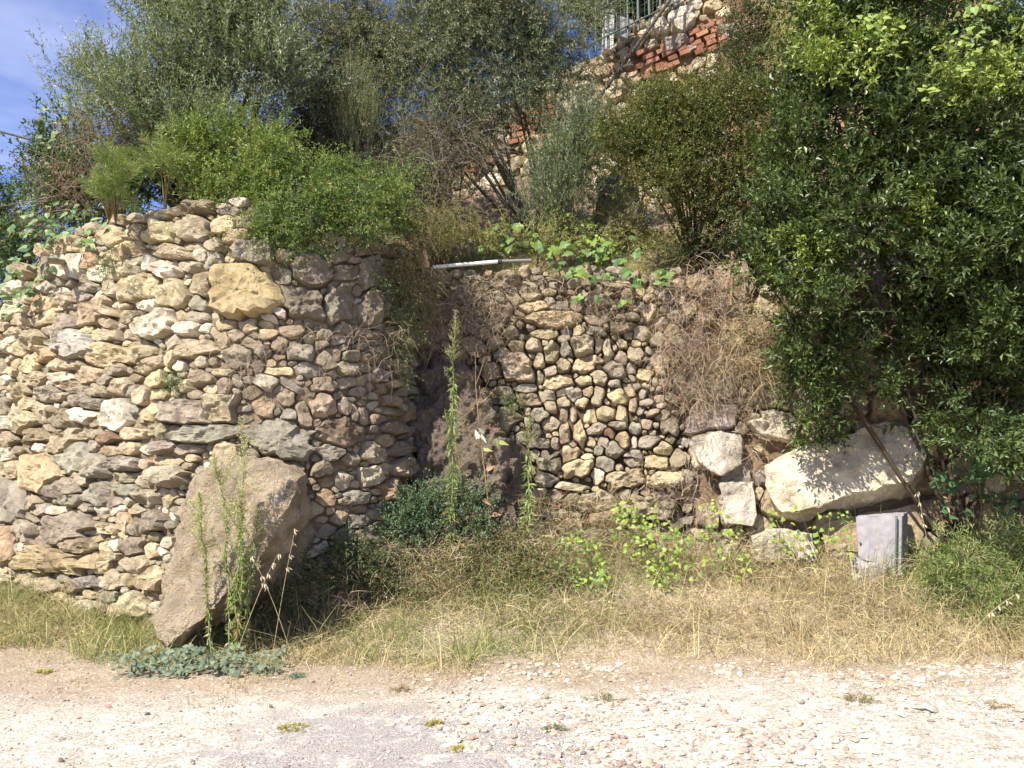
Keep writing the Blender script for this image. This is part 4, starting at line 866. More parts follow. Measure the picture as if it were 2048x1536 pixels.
bush('dark_bush', 'deep green ivy-clad bush in the shade between fine-leaved bush and glossy evergreen', 'bush',
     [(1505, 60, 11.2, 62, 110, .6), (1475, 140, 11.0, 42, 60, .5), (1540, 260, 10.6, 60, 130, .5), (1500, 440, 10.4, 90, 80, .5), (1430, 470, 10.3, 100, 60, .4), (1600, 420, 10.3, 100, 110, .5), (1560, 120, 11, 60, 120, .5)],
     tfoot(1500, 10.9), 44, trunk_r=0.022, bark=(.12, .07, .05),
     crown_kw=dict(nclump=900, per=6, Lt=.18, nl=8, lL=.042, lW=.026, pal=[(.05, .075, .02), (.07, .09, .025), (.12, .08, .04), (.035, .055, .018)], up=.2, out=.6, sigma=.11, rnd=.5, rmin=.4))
bush('asparagus_plant', 'yellowing wispy climber dangling at the top between the two green bushes', 'climber',
     [(1590, 30, 9.9, 80, 30, .3), (1610, 80, 9.8, 55, 35, .25), (1560, 105, 9.8, 50, 22, .2), (1640, 50, 9.8, 50, 50, .3)], tfoot(1600, 10.6), 45, trunk_r=0.006, nheads=4, mat=M_dry, bark=(.3, .27, .1),
     crown_kw=dict(nclump=130, per=6, Lt=.20, nl=16, lL=.03, lW=.005, pal=[(.45, .42, .13), (.38, .40, .12), (.50, .44, .18)], up=-.3, out=.5, sigma=.07, rnd=.6, spread=1.1, droop=.5, rmin=.1, stem_col=(.4, .36, .14)))
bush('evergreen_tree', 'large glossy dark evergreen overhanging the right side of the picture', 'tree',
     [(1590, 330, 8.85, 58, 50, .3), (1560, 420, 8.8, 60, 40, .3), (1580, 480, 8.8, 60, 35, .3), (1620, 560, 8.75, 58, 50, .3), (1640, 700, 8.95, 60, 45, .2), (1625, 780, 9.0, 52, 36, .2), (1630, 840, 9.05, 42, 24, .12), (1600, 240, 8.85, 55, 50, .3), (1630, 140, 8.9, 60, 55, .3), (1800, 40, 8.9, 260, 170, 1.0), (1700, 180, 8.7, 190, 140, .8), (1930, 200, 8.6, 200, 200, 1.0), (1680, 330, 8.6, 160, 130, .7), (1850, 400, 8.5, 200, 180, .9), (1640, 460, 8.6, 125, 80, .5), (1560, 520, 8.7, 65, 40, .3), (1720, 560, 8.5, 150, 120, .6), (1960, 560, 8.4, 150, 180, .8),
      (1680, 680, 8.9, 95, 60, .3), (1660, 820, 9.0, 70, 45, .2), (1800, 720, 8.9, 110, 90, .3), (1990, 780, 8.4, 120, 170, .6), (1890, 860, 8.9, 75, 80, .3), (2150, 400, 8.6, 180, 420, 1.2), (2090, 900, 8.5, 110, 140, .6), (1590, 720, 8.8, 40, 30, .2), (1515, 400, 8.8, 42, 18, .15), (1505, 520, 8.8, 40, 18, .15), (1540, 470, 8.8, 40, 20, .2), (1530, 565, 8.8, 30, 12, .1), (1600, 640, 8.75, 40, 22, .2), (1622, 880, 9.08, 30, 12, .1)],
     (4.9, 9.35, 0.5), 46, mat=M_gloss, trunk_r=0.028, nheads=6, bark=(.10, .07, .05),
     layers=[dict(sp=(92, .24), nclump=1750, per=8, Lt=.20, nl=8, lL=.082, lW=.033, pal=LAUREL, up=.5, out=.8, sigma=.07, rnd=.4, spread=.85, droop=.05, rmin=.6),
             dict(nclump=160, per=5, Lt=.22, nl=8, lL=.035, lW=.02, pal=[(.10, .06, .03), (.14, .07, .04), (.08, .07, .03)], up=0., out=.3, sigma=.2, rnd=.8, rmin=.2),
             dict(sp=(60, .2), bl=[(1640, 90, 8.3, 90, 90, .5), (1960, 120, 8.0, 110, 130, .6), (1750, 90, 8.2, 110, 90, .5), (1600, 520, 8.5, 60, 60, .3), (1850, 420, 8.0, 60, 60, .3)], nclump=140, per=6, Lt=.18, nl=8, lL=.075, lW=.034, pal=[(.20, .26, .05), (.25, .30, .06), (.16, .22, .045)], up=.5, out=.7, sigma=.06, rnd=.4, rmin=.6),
             dict(nclump=150, per=3, Lt=.5, nl=14, lL=.07, lW=.028, pal=LAUREL, up=.8, out=.9, sigma=.05, rnd=.35, spread=.8, rmin=.85, front=.6),
             dict(bl=[(1780, 120, 9.6, 250, 180, .3), (1980, 300, 9.5, 220, 300, .3), (1750, 380, 9.5, 170, 180, .3), (1880, 620, 9.3, 170, 220, .2), (2050, 750, 9.2, 150, 260, .3)], nclump=620, per=6, Lt=.25, nl=6, lL=.11, lW=.055, pal=LAUREL[2:], up=.2, out=.3, sigma=.2, rnd=.8, front=.5, rmin=.1, stem_w=.007)])
r = np.random.default_rng(77)
# ---- feathery hanging growth on the set-back walls
def draped(name, label, bl, foot, n_, Lh, cols, seed, w=.0068, out=.35, down=.9, cat='creeper', leaf=None):
    r = np.random.default_rng(seed); root = empty(name, foot, label, cat)
    c, rad = blobs_world(bl); wgt = rad[:, 0] * rad[:, 2]; bi = r.choice(len(c), n_, p=wgt / wgt.sum())
    s0 = c[bi] + r.uniform(-1, 1, (n_, 3)) * rad[bi]
    d = nrm(r.normal(size=(n_, 3)) * [.7, .4, .5] + [0, -out, .25]); K = 6; ps = [s0]; p = s0; st = Lh * r.uniform(.4, 1.3, (n_, 1)) / K
    for k in range(K - 1):
        d = nrm(d + np.array([0, 0, -down * .45]) + r.normal(size=d.shape) * .28); p = p + d * st; ps.append(p)
    vg = Veg(); vg.ribbons(np.stack(ps, 1), w, pick(r, cols, n_, .3), r)
    if leaf:
        pts = np.stack(ps, 1)[:, 1:].reshape(-1, 3); k = r.uniform(size=len(pts)) < leaf[0]; pts = pts[k]; m_ = len(pts)
        vg.leaves(pts, nrm(r.normal(size=(m_, 3)) + [0, -.3, -.2]), nrm(r.normal(size=(m_, 3)) + [0, -1, 1]), leaf[1], leaf[1] * .55, pick(r, leaf[2], m_))
    vg.build('dry_stems', M_dry, root); return root
TW = [(.27, .20, .14), (.34, .26, .18), (.19, .145, .11), (.40, .31, .22)]
draped('dry_creeper', 'mat of brown dead stems hanging below the white pipe', [(900, 590, 10.25, 80, 50, .1), (960, 640, 10.2, 70, 60, .1), (880, 660, 10.1, 55, 60, .12), (1000, 570, 10.2, 60, 25, .1), (840, 620, 9.9, 30, 60, .2)], (-.6, 10.4, 3.9), 1100, .42, TW, 61, leaf=(.12, .025, DRYT))
draped('dry_creeper', 'thin brown creeper over the upper courses of the packed small stones', [(1180, 620, 10.1, 90, 40, .08), (1270, 590, 10.0, 80, 50, .08), (1120, 560, 10.1, 70, 16, .08)], (1.0, 10.3, 3.9), 600, .34, TW, 62, leaf=(.12, .025, DRYT + [(.16, .18, .06)]))
draped('dry_creeper', 'thick curtain of grey-brown dead vines between small stones and pale blocks', [(1400, 640, 9.75, 70, 90, .15), (1380, 720, 9.75, 70, 80, .12), (1450, 760, 9.7, 70, 70, .12), (1420, 560, 9.8, 70, 50, .2), (1385, 800, 9.75, 45, 30, .1), (1340, 690, 9.8, 40, 50, .1)], (2.1, 10.0, 3.8), 1900, .45, TW + [(.30, .25, .2), (.36, .21, .12)], 63, leaf=(.15, .022, DRYT + [(.14, .15, .05)]))
draped('dry_grass_tuft', 'golden dry grass drooping over the ledge left of the glossy evergreen', [(1540, 640, 9.55, 60, 50, .15), (1560, 730, 9.5, 60, 50, .15), (1500, 690, 9.6, 60, 60, .15)], (3.0, 9.8, 3.4), 1200, .45, [(.42, .33, .18), (.35, .27, .15), (.28, .21, .12)], 64, out=.2, cat='grass tuft')
draped('dry_creeper', 'rusty dead growth in the gaps around the pale blocks', [(1500, 890, 9.6, 40, 30, .06), (1505, 960, 9.55, 20, 60, .06), (1400, 940, 9.6, 30, 70, .06), (1330, 960, 9.6, 50, 50, .08), (1560, 880, 9.55, 60, 15, .05), (1360, 1020, 9.4, 60, 50, .1)], (2.6, 9.8, 1.5), 600, .24, TW, 65, down=.5)
draped('dry_creeper', 'wiry root strands trailing over the rubble under the grey slabs', [(520, 680, 8.5, 70, 20, .05), (480, 730, 8.45, 50, 40, .05), (650, 660, 8.6, 90, 16, .05), (620, 760, 8.65, 60, 30, .05), (750, 700, 8.9, 60, 50, .08)], (-2.6, 8.6, 2.9), 420, .40, [(.42, .32, .22), (.33, .24, .16)], 66, w=.004)
bush('green_creeper', 'small-leaved green creeper hanging at the dark corner of the rounded wall', 'creeper',
     [(810, 660, 9.35, 25, 50, .12), (800, 730, 9.4, 22, 40, .1), (770, 560, 9.2, 25, 40, .12)], (-1.2, 9.7, 3.8), 67, trunk_r=.006, nheads=3,
     crown_kw=dict(nclump=50, per=5, Lt=.16, nl=7, lL=.028, lW=.018, pal=[(.12, .17, .05), (.09, .14, .05)], up=-.2, out=.4, sigma=.07, rnd=.7, rmin=.0))
for (px, py, s_, k, lab) in [(210, 530, 30, 8.95, 'small dark green tuft growing out of the rounded wall beside the white stone'), (345, 770, 14, 8.7, 'tiny green tuft growing between stones near the middle of the rounded wall'), (1025, 810, 26, 9.95, 'dark green tuft rooted in the wall left of the packed small stones'), (460, 500, 26, 8.75, 'yellow-green sprig hanging over stones above the lichen boulder')]:
    bush('wall_plant', lab, 'plant', [(px, py, k, s_, s_ * 1.2, .06)], P(px, py + 5, k + .1), int(px), trunk_r=.004, nheads=2,
         crown_kw=dict(nclump=14, per=5, Lt=.10, nl=8, lL=.026, lW=.013, pal=VINE, up=.2, out=.5, sigma=.04, rnd=.6, rmin=.0), group='plants growing out of the walls')

# ---- grass
def grass(name, label, pts, hgt, cols, seed, w=.006, lean=.5, K=3, zf=gz, droop=.35):
    r = np.random.default_rng(seed); n_ = len(pts); z = zf(pts[:, 0], pts[:, 1]); base = np.stack([pts[:, 0], pts[:, 1], z - .01], -1)
    H = hgt(r, pts); a = r.uniform(0, 6.28, n_); d = np.stack([np.cos(a), np.sin(a), 0 * a], -1) * (lean * np.abs(r.normal(size=(n_, 1)))); d[:, 2] = 1; d = nrm(d)
    t = np.linspace(0, 1, K)[None, :, None]; hd = nrm(d * [1, 1, 0] + 1e-4)
    path = base[:, None] + d[:, None] * H[:, None, None] * t + (hd * .5 - [0, 0, 1])[:, None] * (droop * H[:, None, None] * t ** 2.2 * r.uniform(.1, 1.4, (n_, 1, 1)))
    vg = Veg(); vg.ribbons(path, w * r.uniform(.6, 1.2, n_), cols(r, pts), r)
    o = vg.build(name, M_dry); return o
def gmask(r, n_, x0, x1, y0, y1, f):
    x = r.uniform(x0, x1, n_); y = r.uniform(y0, y1, n_); k = r.uniform(size=n_) < f(x, y); return np.stack([x, y], -1)[k]
r = np.random.default_rng(90)
def edge_y(x): return 6.85 + 0.22 * np.sin(x * 1.3 + .5) + 0.34 * vnoise(np.stack([x * 2.3, 0 * x, 0 * x], -1), 4) + .14 * vnoise(np.stack([x * 6, 0 * x, 0 * x], -1), 7) + 0.12 * np.clip(-x - 2, 0, 3)
def wall_y(x): return np.where(x < -1.2, np.interp(x, bast.c[:300, 0], bast.c[:300, 1]) - .1, np.interp(x, np.concatenate([rec.c[:, 0], rgt.c[:, 0]]), np.concatenate([rec.c[:, 1], rgt.c[:, 1]])) - .05)
def dens(x, y):
    q = np.stack([x, y, 0 * x], -1); k = (y > edge_y(x) - .35 * vnoise(q * 3, 8)) & (y < wall_y(x)) 
    return k * np.clip(.45 + .7 * fbm(q, 1.4, 3, 14) + .5 * sstep(0, .8, y - edge_y(x)), .05, 1)
pts = gmask(r, 70000, -7.5, 7.6, 6.3, 10.6, dens)
def hg(r, p):
    q = np.stack([p[:, 0], p[:, 1], 0 * p[:, 0]], -1); e = sstep(-.1, 1.3, p[:, 1] - edge_y(p[:, 0]))
    return (.06 + .40 * e) * r.uniform(.35, 1.5, len(p)) * np.clip(1 + .55 * fbm(q, 2.4, 3, 33), .3, 2)
def dcol(r, p):
    q = np.stack([p[:, 0], p[:, 1], 0 * p[:, 0]], -1); c = pick(r, STRAW, len(p), .25); g_ = pick(r, [(.17, .20, .06), (.22, .24, .08), (.28, .27, .10)], len(p))
    f = (fbm(q, .9, 3, 44) + .25 * r.normal(size=len(p)) + .35 * (p[:, 0] < -2.2) - .12) > .12; return np.where(f[:, None], g_, c)
props(grass('dry_grass', '', pts, hg, dcol, 91, w=.0065, lean=.85, droop=.8), kind='stuff')
pts = gmask(r, 5200, -7.5, 7.6, 7.0, 10.2, lambda x, y: (y > edge_y(x) + .3) & (y < wall_y(x)) & (fbm(np.stack([x, y, 0 * x], -1), 1.2, 2, 61) > -.2))
props(grass('tall_straw', '', pts, lambda r, p: r.uniform(.3, .75, len(p)), lambda r, p: pick(r, [(.52, .43, .24), (.46, .36, .2), (.36, .34, .16)], len(p)), 98, w=.0065, lean=.6, K=5, droop=.7), kind='stuff')
pts = gmask(r, 38000, -7.5, 7.6, 5.4, 7.8, lambda x, y: np.exp(-((y - edge_y(x) + .1) / .5) ** 2) * np.clip(.5 + fbm(np.stack([x, y, 0 * x], -1), 2.5, 3, 71), 0, 1))
def flat_h(r, p): return r.uniform(.03, .13, len(p))
props(grass('dead_grass_litter', '', pts, flat_h, lambda r, p: pick(r, STRAW + TW, len(p), .25), 92, w=.005, lean=2.2, droop=.3), kind='stuff')
# taller green-gold grass by the left corner and by the lower right edge
pts = gmask(r, 20000, -7.6, -2.6, 7.2, 10.5, lambda x, y: (y > edge_y(x) + .05) & (y < wall_y(x)))
props(grass('green_grass', '', pts, lambda r, p: r.uniform(.08, .42, len(p)) * np.clip(1 + .7 * fbm(np.stack([p[:, 0], p[:, 1], 0 * p[:, 0]], -1), 2.2, 3, 39), .3, 1.8) * (1 - .45 * sstep(-4.2, -3.0, p[:, 0])), lambda r, p: pick(r, [(.17, .21, .07), (.24, .25, .09), (.13, .17, .06), (.42, .36, .15), (.48, .40, .2)], len(p)), 93, w=.006, lean=.9, droop=.7), kind='stuff')
pts = gmask(r, 13000, 4.2, 7.6, 7.9, 9.6, lambda x, y: (y > 8.3 - (x - 4.2) * .15) * 1.0)
props(grass('reedy_grass', '', pts, lambda r, p: r.uniform(.3, .75, len(p)) * sstep(3.9, 5.2, p[:, 0]), lambda r, p: pick(r, [(.13, .17, .045), (.17, .21, .06), (.22, .24, .08), (.34, .30, .13)], len(p)), 94, w=.012, lean=.8, droop=.7), kind='stuff')
# tangle of dead stems inside the verge
def cloudpts(bl, n_, r):
    c, rad = blobs_world(bl); wgt = rad[:, 0] * rad[:, 2]; bi = r.choice(len(c), n_, p=wgt / wgt.sum()); return c[bi] + r.uniform(-1, 1, (n_, 3)) * rad[bi]
vg = Veg(); r = np.random.default_rng(95)
s0 = cloudpts([(1000, 1130, 9.0, 150, 60, .4), (1200, 1120, 9.2, 120, 60, .3), (1450, 1120, 9.1, 130, 50, .3), (800, 1150, 8.8, 130, 60, .4), (1150, 1040, 9.6, 110, 50, .2), (1650, 1170, 8.8, 130, 40, .3), (640, 1170, 8.5, 90, 50, .3), (1000, 1230, 8.4, 350, 30, .4), (1400, 1210, 8.2, 400, 25, .5), (1780, 1200, 8.4, 130, 30, .3), (880, 1110, 9.1, 150, 40, .2)], 21000, r)
d = nrm(r.normal(size=s0.shape) * [.8, .6, .7] + [0, -.1, .3]); K = 4; ps = [s0]; p = s0; st = r.uniform(.02, .085, (len(s0), 1))
for k in range(K - 1): d = nrm(d + [0, 0, -.22] + r.normal(size=d.shape) * .3); p = p + d * st; ps.append(p)
vg.ribbons(np.stack(ps, 1), .0055, pick(r, STRAW + TW + [(.16, .18, .06)], len(s0), .3), r)
o = vg.build('dead_weeds', M_dry)
# grass on the upper terrace edge
tg = gmask(r, 12000, -1.0, 3.0, 10.5, 12.3, lambda x, y: .9)
props(grass('terrace_grass', '', tg, lambda r, p: r.uniform(.08, .34, len(p)), lambda r, p: pick(r, [(.30, .30, .08), (.22, .27, .07), (.46, .40, .15), (.18, .24, .06)], len(p)), 96, w=.007, lean=.7, zf=tz, droop=.7), kind='stuff')
tg = gmask(r, 9000, -7.5, -1.0, 8.6, 12.3, lambda x, y: (y > np.interp(x, bx[:330], by[:330]) + .0) & (y < np.interp(x, bx[:330], by[:330]) + .9))
props(grass('terrace_grass', '', tg, lambda r, p: r.uniform(.06, .26, len(p)), lambda r, p: pick(r, [(.20, .25, .06), (.15, .20, .05), (.36, .32, .13)], len(p)), 97, w=.006, lean=.8, zf=tz, droop=.7), kind='stuff')

# ---- large individual leaves (vines, nettles) as parts
def leaf_mesh(kind):
    if kind == 'lobed':
        out = [(0, -.02), (.20, -.16), (.46, -.10), (.50, .18), (.36, .30), (.44, .55), (.24, .62), (0, 1.0), (-.24, .62), (-.44, .55), (-.36, .30), (-.50, .18), (-.46, -.10), (-.20, -.16)]
    else:
        out = [(0, 0), (.22, -.10), (.42, .08), (.40, .34), (.20, .70), (0, 1.05), (-.20, .70), (-.40, .34), (-.42, .08), (-.22, -.10)]
    V = [(0, .35, .0)] + [(x, y, -.16 * abs(x) * 1.0 - .12 * y * y) for x, y in out]; k = len(out)
    f = [(0, 1 + i, 1 + (i + 1) % k) for i in range(k)]
    me = bpy.data.meshes.new('leaf_' + kind); me.from_pydata(V, [], f); return me
def single_leaf_mat(name, c, tr=.3):
    m, n, b = mat_new(name); oi = n.nodes.new('ShaderNodeObjectInfo')
    n.links.new(oi.outputs['Color'], b.inputs['Base Color']); b.inputs['Roughness'].default_value = .5; b.inputs['Specular IOR Level'].default_value = .3
    t = n.nodes.new('ShaderNodeBsdfTranslucent'); n.links.new(mixc(n, 1., oi.outputs['Color'], (1.3, 1.3, .5, 1), 'MULTIPLY'), t.inputs[0])
    ms = n.nodes.new('ShaderNodeMixShader'); ms.inputs[0].default_value = tr; n.links.new(b.outputs[0], ms.inputs[1]); n.links.new(t.outputs[0], ms.inputs[2]); n.links.new(ms.outputs[0], n.nodes['Material Output'].inputs[0]); return m
M_big = single_leaf_mat('broad_leaf', None)
LM = {k: leaf_mesh(k) for k in ('lobed', 'heart')}
for me in LM.values(): me.materials.append(M_big)
def leafy_vine(name, label, cat, bl, foot, nleaf, size, kind, pal, seed, group=None, stems=8, sw=.006, hang=.3):
    r = np.random.default_rng(seed); root = empty(name, foot, label, cat, group); pts = cloudpts(bl, nleaf, r); cs = pick(r, pal, nleaf, .2)
    for p, c in zip(pts, cs):
        o = bpy.data.objects.new('leaf', LM[kind]); COL.objects.link(o); o.parent = root; o.location = Vector(p) - root.location
        n_ = Vector((r.normal() * .45 - .15, -1 + r.normal() * .3, .75 + r.normal() * .4)).normalized(); dn = Vector((r.normal() * .8, -.2, -hang + r.normal() * .5))
        yv = (dn - n_ * dn.dot(n_)).normalized(); xv = yv.cross(n_); o.rotation_euler = Matrix((xv, yv, n_)).transposed().to_euler()
        s_ = size * r.uniform(.55, 1.15); o.scale = (s_, s_, s_); o.color = (*c, 1)
    vg = Veg(); f0 = np.array(foot, float)
    order = pts[np.argsort(np.linalg.norm(pts - f0, axis=1))]
    for i in range(stems):
        h = order[int((i + 1) / stems * (len(order) - 1))]; t = np.linspace(0, 1, 9)[:, None]; mid = (f0 + h) / 2 + r.normal(size=3) * .12
        vg.tube((1 - t) ** 2 * f0 + 2 * t * (1 - t) * mid + t ** 2 * h, sw, sw * .4, (.2, .2, .07), 4)
    for p in pts:     # petioles
        q = order[r.integers(len(order))]
        vg.ribbons(np.stack([p, p + [r.normal() * .03, .05, -.03], p + [r.normal() * .05, .09, -.08]])[None], .004, np.array([[.2, .22, .07]]), r)
    vg.build('stem', M_leaf, root, False); return root
leafy_vine('grape_vine', 'green vine with broad lobed leaves trailing over the middle wall beside the white pipe', 'vine', [(1120, 510, 10.3, 45, 25, .15), (1220, 500, 10.3, 60, 30, .15), (1190, 545, 10.05, 60, 15, .06), (1300, 560, 9.9, 50, 18, .06), (1210, 600, 9.95, 60, 12, .04), (1020, 480, 10.7, 60, 22, .2)], (1.0, 10.8, 4.05), 95, .125, 'lobed', [(.12, .20, .05), (.09, .16, .05), (.17, .25, .05)], 101, hang=.5)
leafy_vine('lime_vine', 'lime green vine clump behind the wide-leaved vine on the middle terrace', 'vine', [(1150, 460, 11.0, 45, 28, .15), (1200, 490, 10.8, 50, 22, .15), (1130, 445, 11.2, 20, 15, .1)], (1.1, 11.2, 4.3), 110, .07, 'heart', LIME, 102)
leafy_vine('grape_vine', 'vine with grey-green heart leaves climbing the left end of the rounded wall', 'vine', [(120, 330, 10.9, 50, 60, .3), (110, 240, 10.9, 30, 50, .2), (150, 440, 10.4, 60, 40, .2), (60, 500, 10.2, 55, 60, .15), (30, 590, 10.45, 45, 36, .1), (130, 470, 9.75, 50, 20, .08), (195, 460, 9.25, 30, 30, .08), (90, 450, 10.2, 50, 30, .1), (215, 200, 10.6, 60, 25, .2), (90, 420, 10.9, 40, 40, .2)], tuple(tfoot(110, 11.1)), 290, .105, 'heart', [(.13, .20, .07), (.17, .24, .09), (.20, .27, .10), (.09, .15, .06)], 103)
leafy_vine('smilax_vine', 'yellow-green vine in the top right of the glossy evergreen', 'vine', [(1960, 60, 7.3, 40, 55, .1), (1930, 110, 7.3, 30, 45, .1), (1740, 40, 7.45, 40, 25, .1), (1770, 80, 7.4, 30, 25, .1), (1800, 120, 7.4, 25, 20, .1), (1860, 180, 7.3, 25, 16, .08)], (4.2, 8.6, 4.5), 130, .075, 'heart', [(.22, .29, .06), (.17, .24, .05), (.27, .32, .08)], 104)
leafy_vine('lime_vine', 'small sprig of pale vine leaves hanging above the dry shrub', 'vine', [(815, 375, 10.6, 25, 12, .08), (800, 360, 10.6, 20, 10, .08)], (-1.3, 10.8, 4.2), 12, .10, 'heart', LIME, 105, stems=3)
leafy_vine('ivy', 'dark broad ivy leaves low in the shade at the right edge', 'ivy', [(1920, 950, 8.75, 60, 30, .1), (1985, 900, 8.5, 60, 60, .1), (1960, 1010, 8.8, 80, 25, .1)], (5.0, 9.2, .6), 90, .10, 'heart', [(.06, .12, .045), (.08, .14, .05)], 106)
for i, (bl, ft, n_, lab) in enumerate([
    ([(1310, 1075, 8.9, 60, 45, .15), (1270, 1040, 9.0, 45, 35, .12), (1350, 1110, 8.8, 55, 45, .15), (1330, 1150, 8.7, 40, 30, .12), (1250, 1020, 9.1, 25, 20, .1)], (1.5, 8.9, .45), 190, 'largest lime green nettle clump at the middle of the verge'),
    ([(1160, 1120, 8.8, 50, 45, .15), (1190, 1160, 8.6, 50, 18, .12), (1150, 1080, 9.0, 40, 20, .1)], (.75, 8.9, .45), 95, 'smaller green nettle clump left of the lime one'),
    ([(1430, 1050, 9.0, 30, 50, .1), (1455, 1090, 8.95, 40, 45, .1), (1490, 1140, 8.8, 25, 30, .1)], (2.25, 9.0, .48), 62, 'slim pale green nettles just left of the pale blocks'),
    ([(1570, 1060, 9.0, 35, 40, .1), (1600, 1100, 8.95, 45, 35, .1), (1660, 1050, 9.0, 45, 30, .1), (1680, 1110, 8.9, 30, 30, .1)], (3.2, 9.0, .5), 85, 'sparse nettles in front of the overhanging block beside the grey concrete box')]):
    leafy_vine('nettle', lab, 'nettle', bl, ft, int(n_ * 1.3), .052, 'heart', LIME if i != 1 else LIME[3:] + [(.17, .27, .06), (.28, .36, .06)], 110 + i, 'nettles along the wall foot', stems=12, sw=.005)

# ---- bramble, low plants
bush('bramble', 'dark green bramble mound at the foot of the bedrock spur', 'bramble', [(850, 1020, 9.1, 70, 40, .25), (920, 1000, 9.15, 60, 40, .25), (820, 1060, 9.0, 60, 35, .2), (950, 1060, 9.0, 60, 40, .2)], (-.7, 9.2, .35), 120, trunk_r=.008,
     crown_kw=dict(nclump=170, per=5, Lt=.18, nl=8, lL=.035, lW=.024, pal=[(.07, .12, .05), (.10, .16, .08), (.05, .09, .035), (.13, .19, .11)], up=.4, out=.6, sigma=.07, rnd=.5, rmin=.3))
bush('bramble', 'low dark bramble beside the shaded face of the leaning boulder', 'bramble', [(700, 1120, 8.6, 80, 40, .3), (640, 1160, 8.4, 60, 40, .2), (770, 1150, 8.6, 60, 35, .2), (560, 1210, 8.1, 60, 25, .15)], (-1.7, 8.7, .15), 121, trunk_r=.008,
     crown_kw=dict(nclump=170, per=5, Lt=.17, nl=8, lL=.03, lW=.02, pal=[(.07, .11, .035), (.10, .14, .045), (.05, .08, .03), (.20, .17, .08)], up=.5, out=.5, sigma=.07, rnd=.6, rmin=.2))
bush('terrace_weeds', 'yellow-green weeds covering the ledge behind the white pipe', 'weeds', [(960, 480, 10.7, 100, 30, .2), (1080, 470, 10.9, 90, 30, .3), (1220, 480, 10.8, 90, 26, .3), (1225, 425, 11.6, 60, 30, .2), (880, 470, 10.4, 60, 30, .2), (1320, 500, 10.5, 50, 24, .2)], (.3, 10.9, 4.1), 124, trunk_r=.004,
     crown_kw=dict(nclump=260, per=5, Lt=.18, nl=7, lL=.04, lW=.014, pal=[(.20, .25, .06), (.26, .28, .08), (.15, .20, .05), (.36, .31, .13)], up=.5, out=.5, sigma=.08, rnd=.7, droop=.3, rmin=.1, stem_col=(.35, .3, .15), stem_w=.006))
bush('weed_thicket', 'tangled green and brown weeds in the middle of the verge left of the lime nettles', 'weeds', [(1000, 1100, 8.95, 90, 45, .25), (1080, 1140, 8.8, 80, 40, .25), (930, 1150, 8.8, 80, 35, .25), (1010, 1180, 8.6, 120, 25, .25), (830, 1180, 8.6, 90, 25, .2)], (0, 9.0, .4), 123, trunk_r=.004,
     crown_kw=dict(nclump=260, per=5, Lt=.17, nl=7, lL=.035, lW=.016, pal=[(.12, .16, .045), (.17, .20, .06), (.09, .12, .035), (.28, .22, .11), (.22, .17, .09)], up=.5, out=.5, sigma=.08, rnd=.7, spread=.8, droop=.3, rmin=.1, stem_col=(.3, .24, .13), stem_w=.006))
bush('pale_weed', 'leafy green weeds and grass mound in the lower right corner', 'weeds', [(1930, 1150, 8.6, 110, 60, .3), (2020, 1120, 8.5, 60, 60, .3), (1860, 1180, 8.5, 60, 40, .2), (1990, 1210, 8.1, 80, 40, .2)], (4.6, 8.7, .4), 122, trunk_r=.006,
     crown_kw=dict(nclump=210, per=5, Lt=.26, nl=9, lL=.075, lW=.012, pal=[(.13, .19, .05), (.17, .23, .06), (.24, .28, .09), (.30, .28, .13)], up=.7, out=.5, sigma=.1, rnd=.5, spread=.7, droop=.4, rmin=.1))
leafy_vine('cucumber_plant', 'low grey-green plant with felty leaves spreading on the lane below the boulder', 'plant', [(290, 1322, 6.95, 62, 20, .22), (350, 1312, 7.0, 60, 16, .22), (420, 1312, 7.0, 60, 16, .22), (490, 1322, 6.95, 65, 22, .25), (400, 1340, 6.8, 90, 8, .12), (520, 1338, 6.85, 40, 10, .12)], (-2.65, 7.0, .0), 430, .048, 'heart', [(.14, .175, .11), (.18, .215, .14), (.10, .14, .085)], 130, stems=16, hang=0)
SM = [((585, 1430), 38, 8, [(.33, .30, .08), (.40, .35, .12)], 'flattened yellow-green weed below the grey-green plant'), ((1112, 1436), 20, 14, [(.20, .22, .12), (.26, .26, .16)], 'small grey-green tuft in the middle of the lane'),
      ((916, 1474), 16, 8, [(.42, .38, .10), (.36, .32, .10)], 'tiny yellow-green tuft near the bottom edge'), ((1205, 1380), 34, 12, [(.30, .27, .16), (.24, .22, .12)], 'wispy dry tuft at the edge of the pale gravel, right of centre'),
      ((1718, 1384), 42, 14, [(.26, .22, .11), (.20, .19, .09)], 'brownish green tuft left of the long flat slab'), ((594, 1339), 16, 10, [(.14, .20, .12), (.17, .22, .14)], 'small round blue-green seedling right of the grey-green plant'),
      ((872, 1424), 24, 7, [(.40, .33, .13), (.30, .28, .10)], 'low straw-coloured tuft left of the central grey-green one'), ((805, 1362), 22, 9, [(.30, .22, .14), (.35, .27, .16)], 'dead brown tuft on the soil strip near the centre'), ((1990, 1388), 46, 16, [(.34, .26, .17), (.28, .22, .13)], 'dry reddish tuft between the slab and the right edge'),
      ((88, 1329), 22, 7, [(.36, .36, .08), (.42, .36, .12)], 'yellow-green weed at the left edge of the lane')]
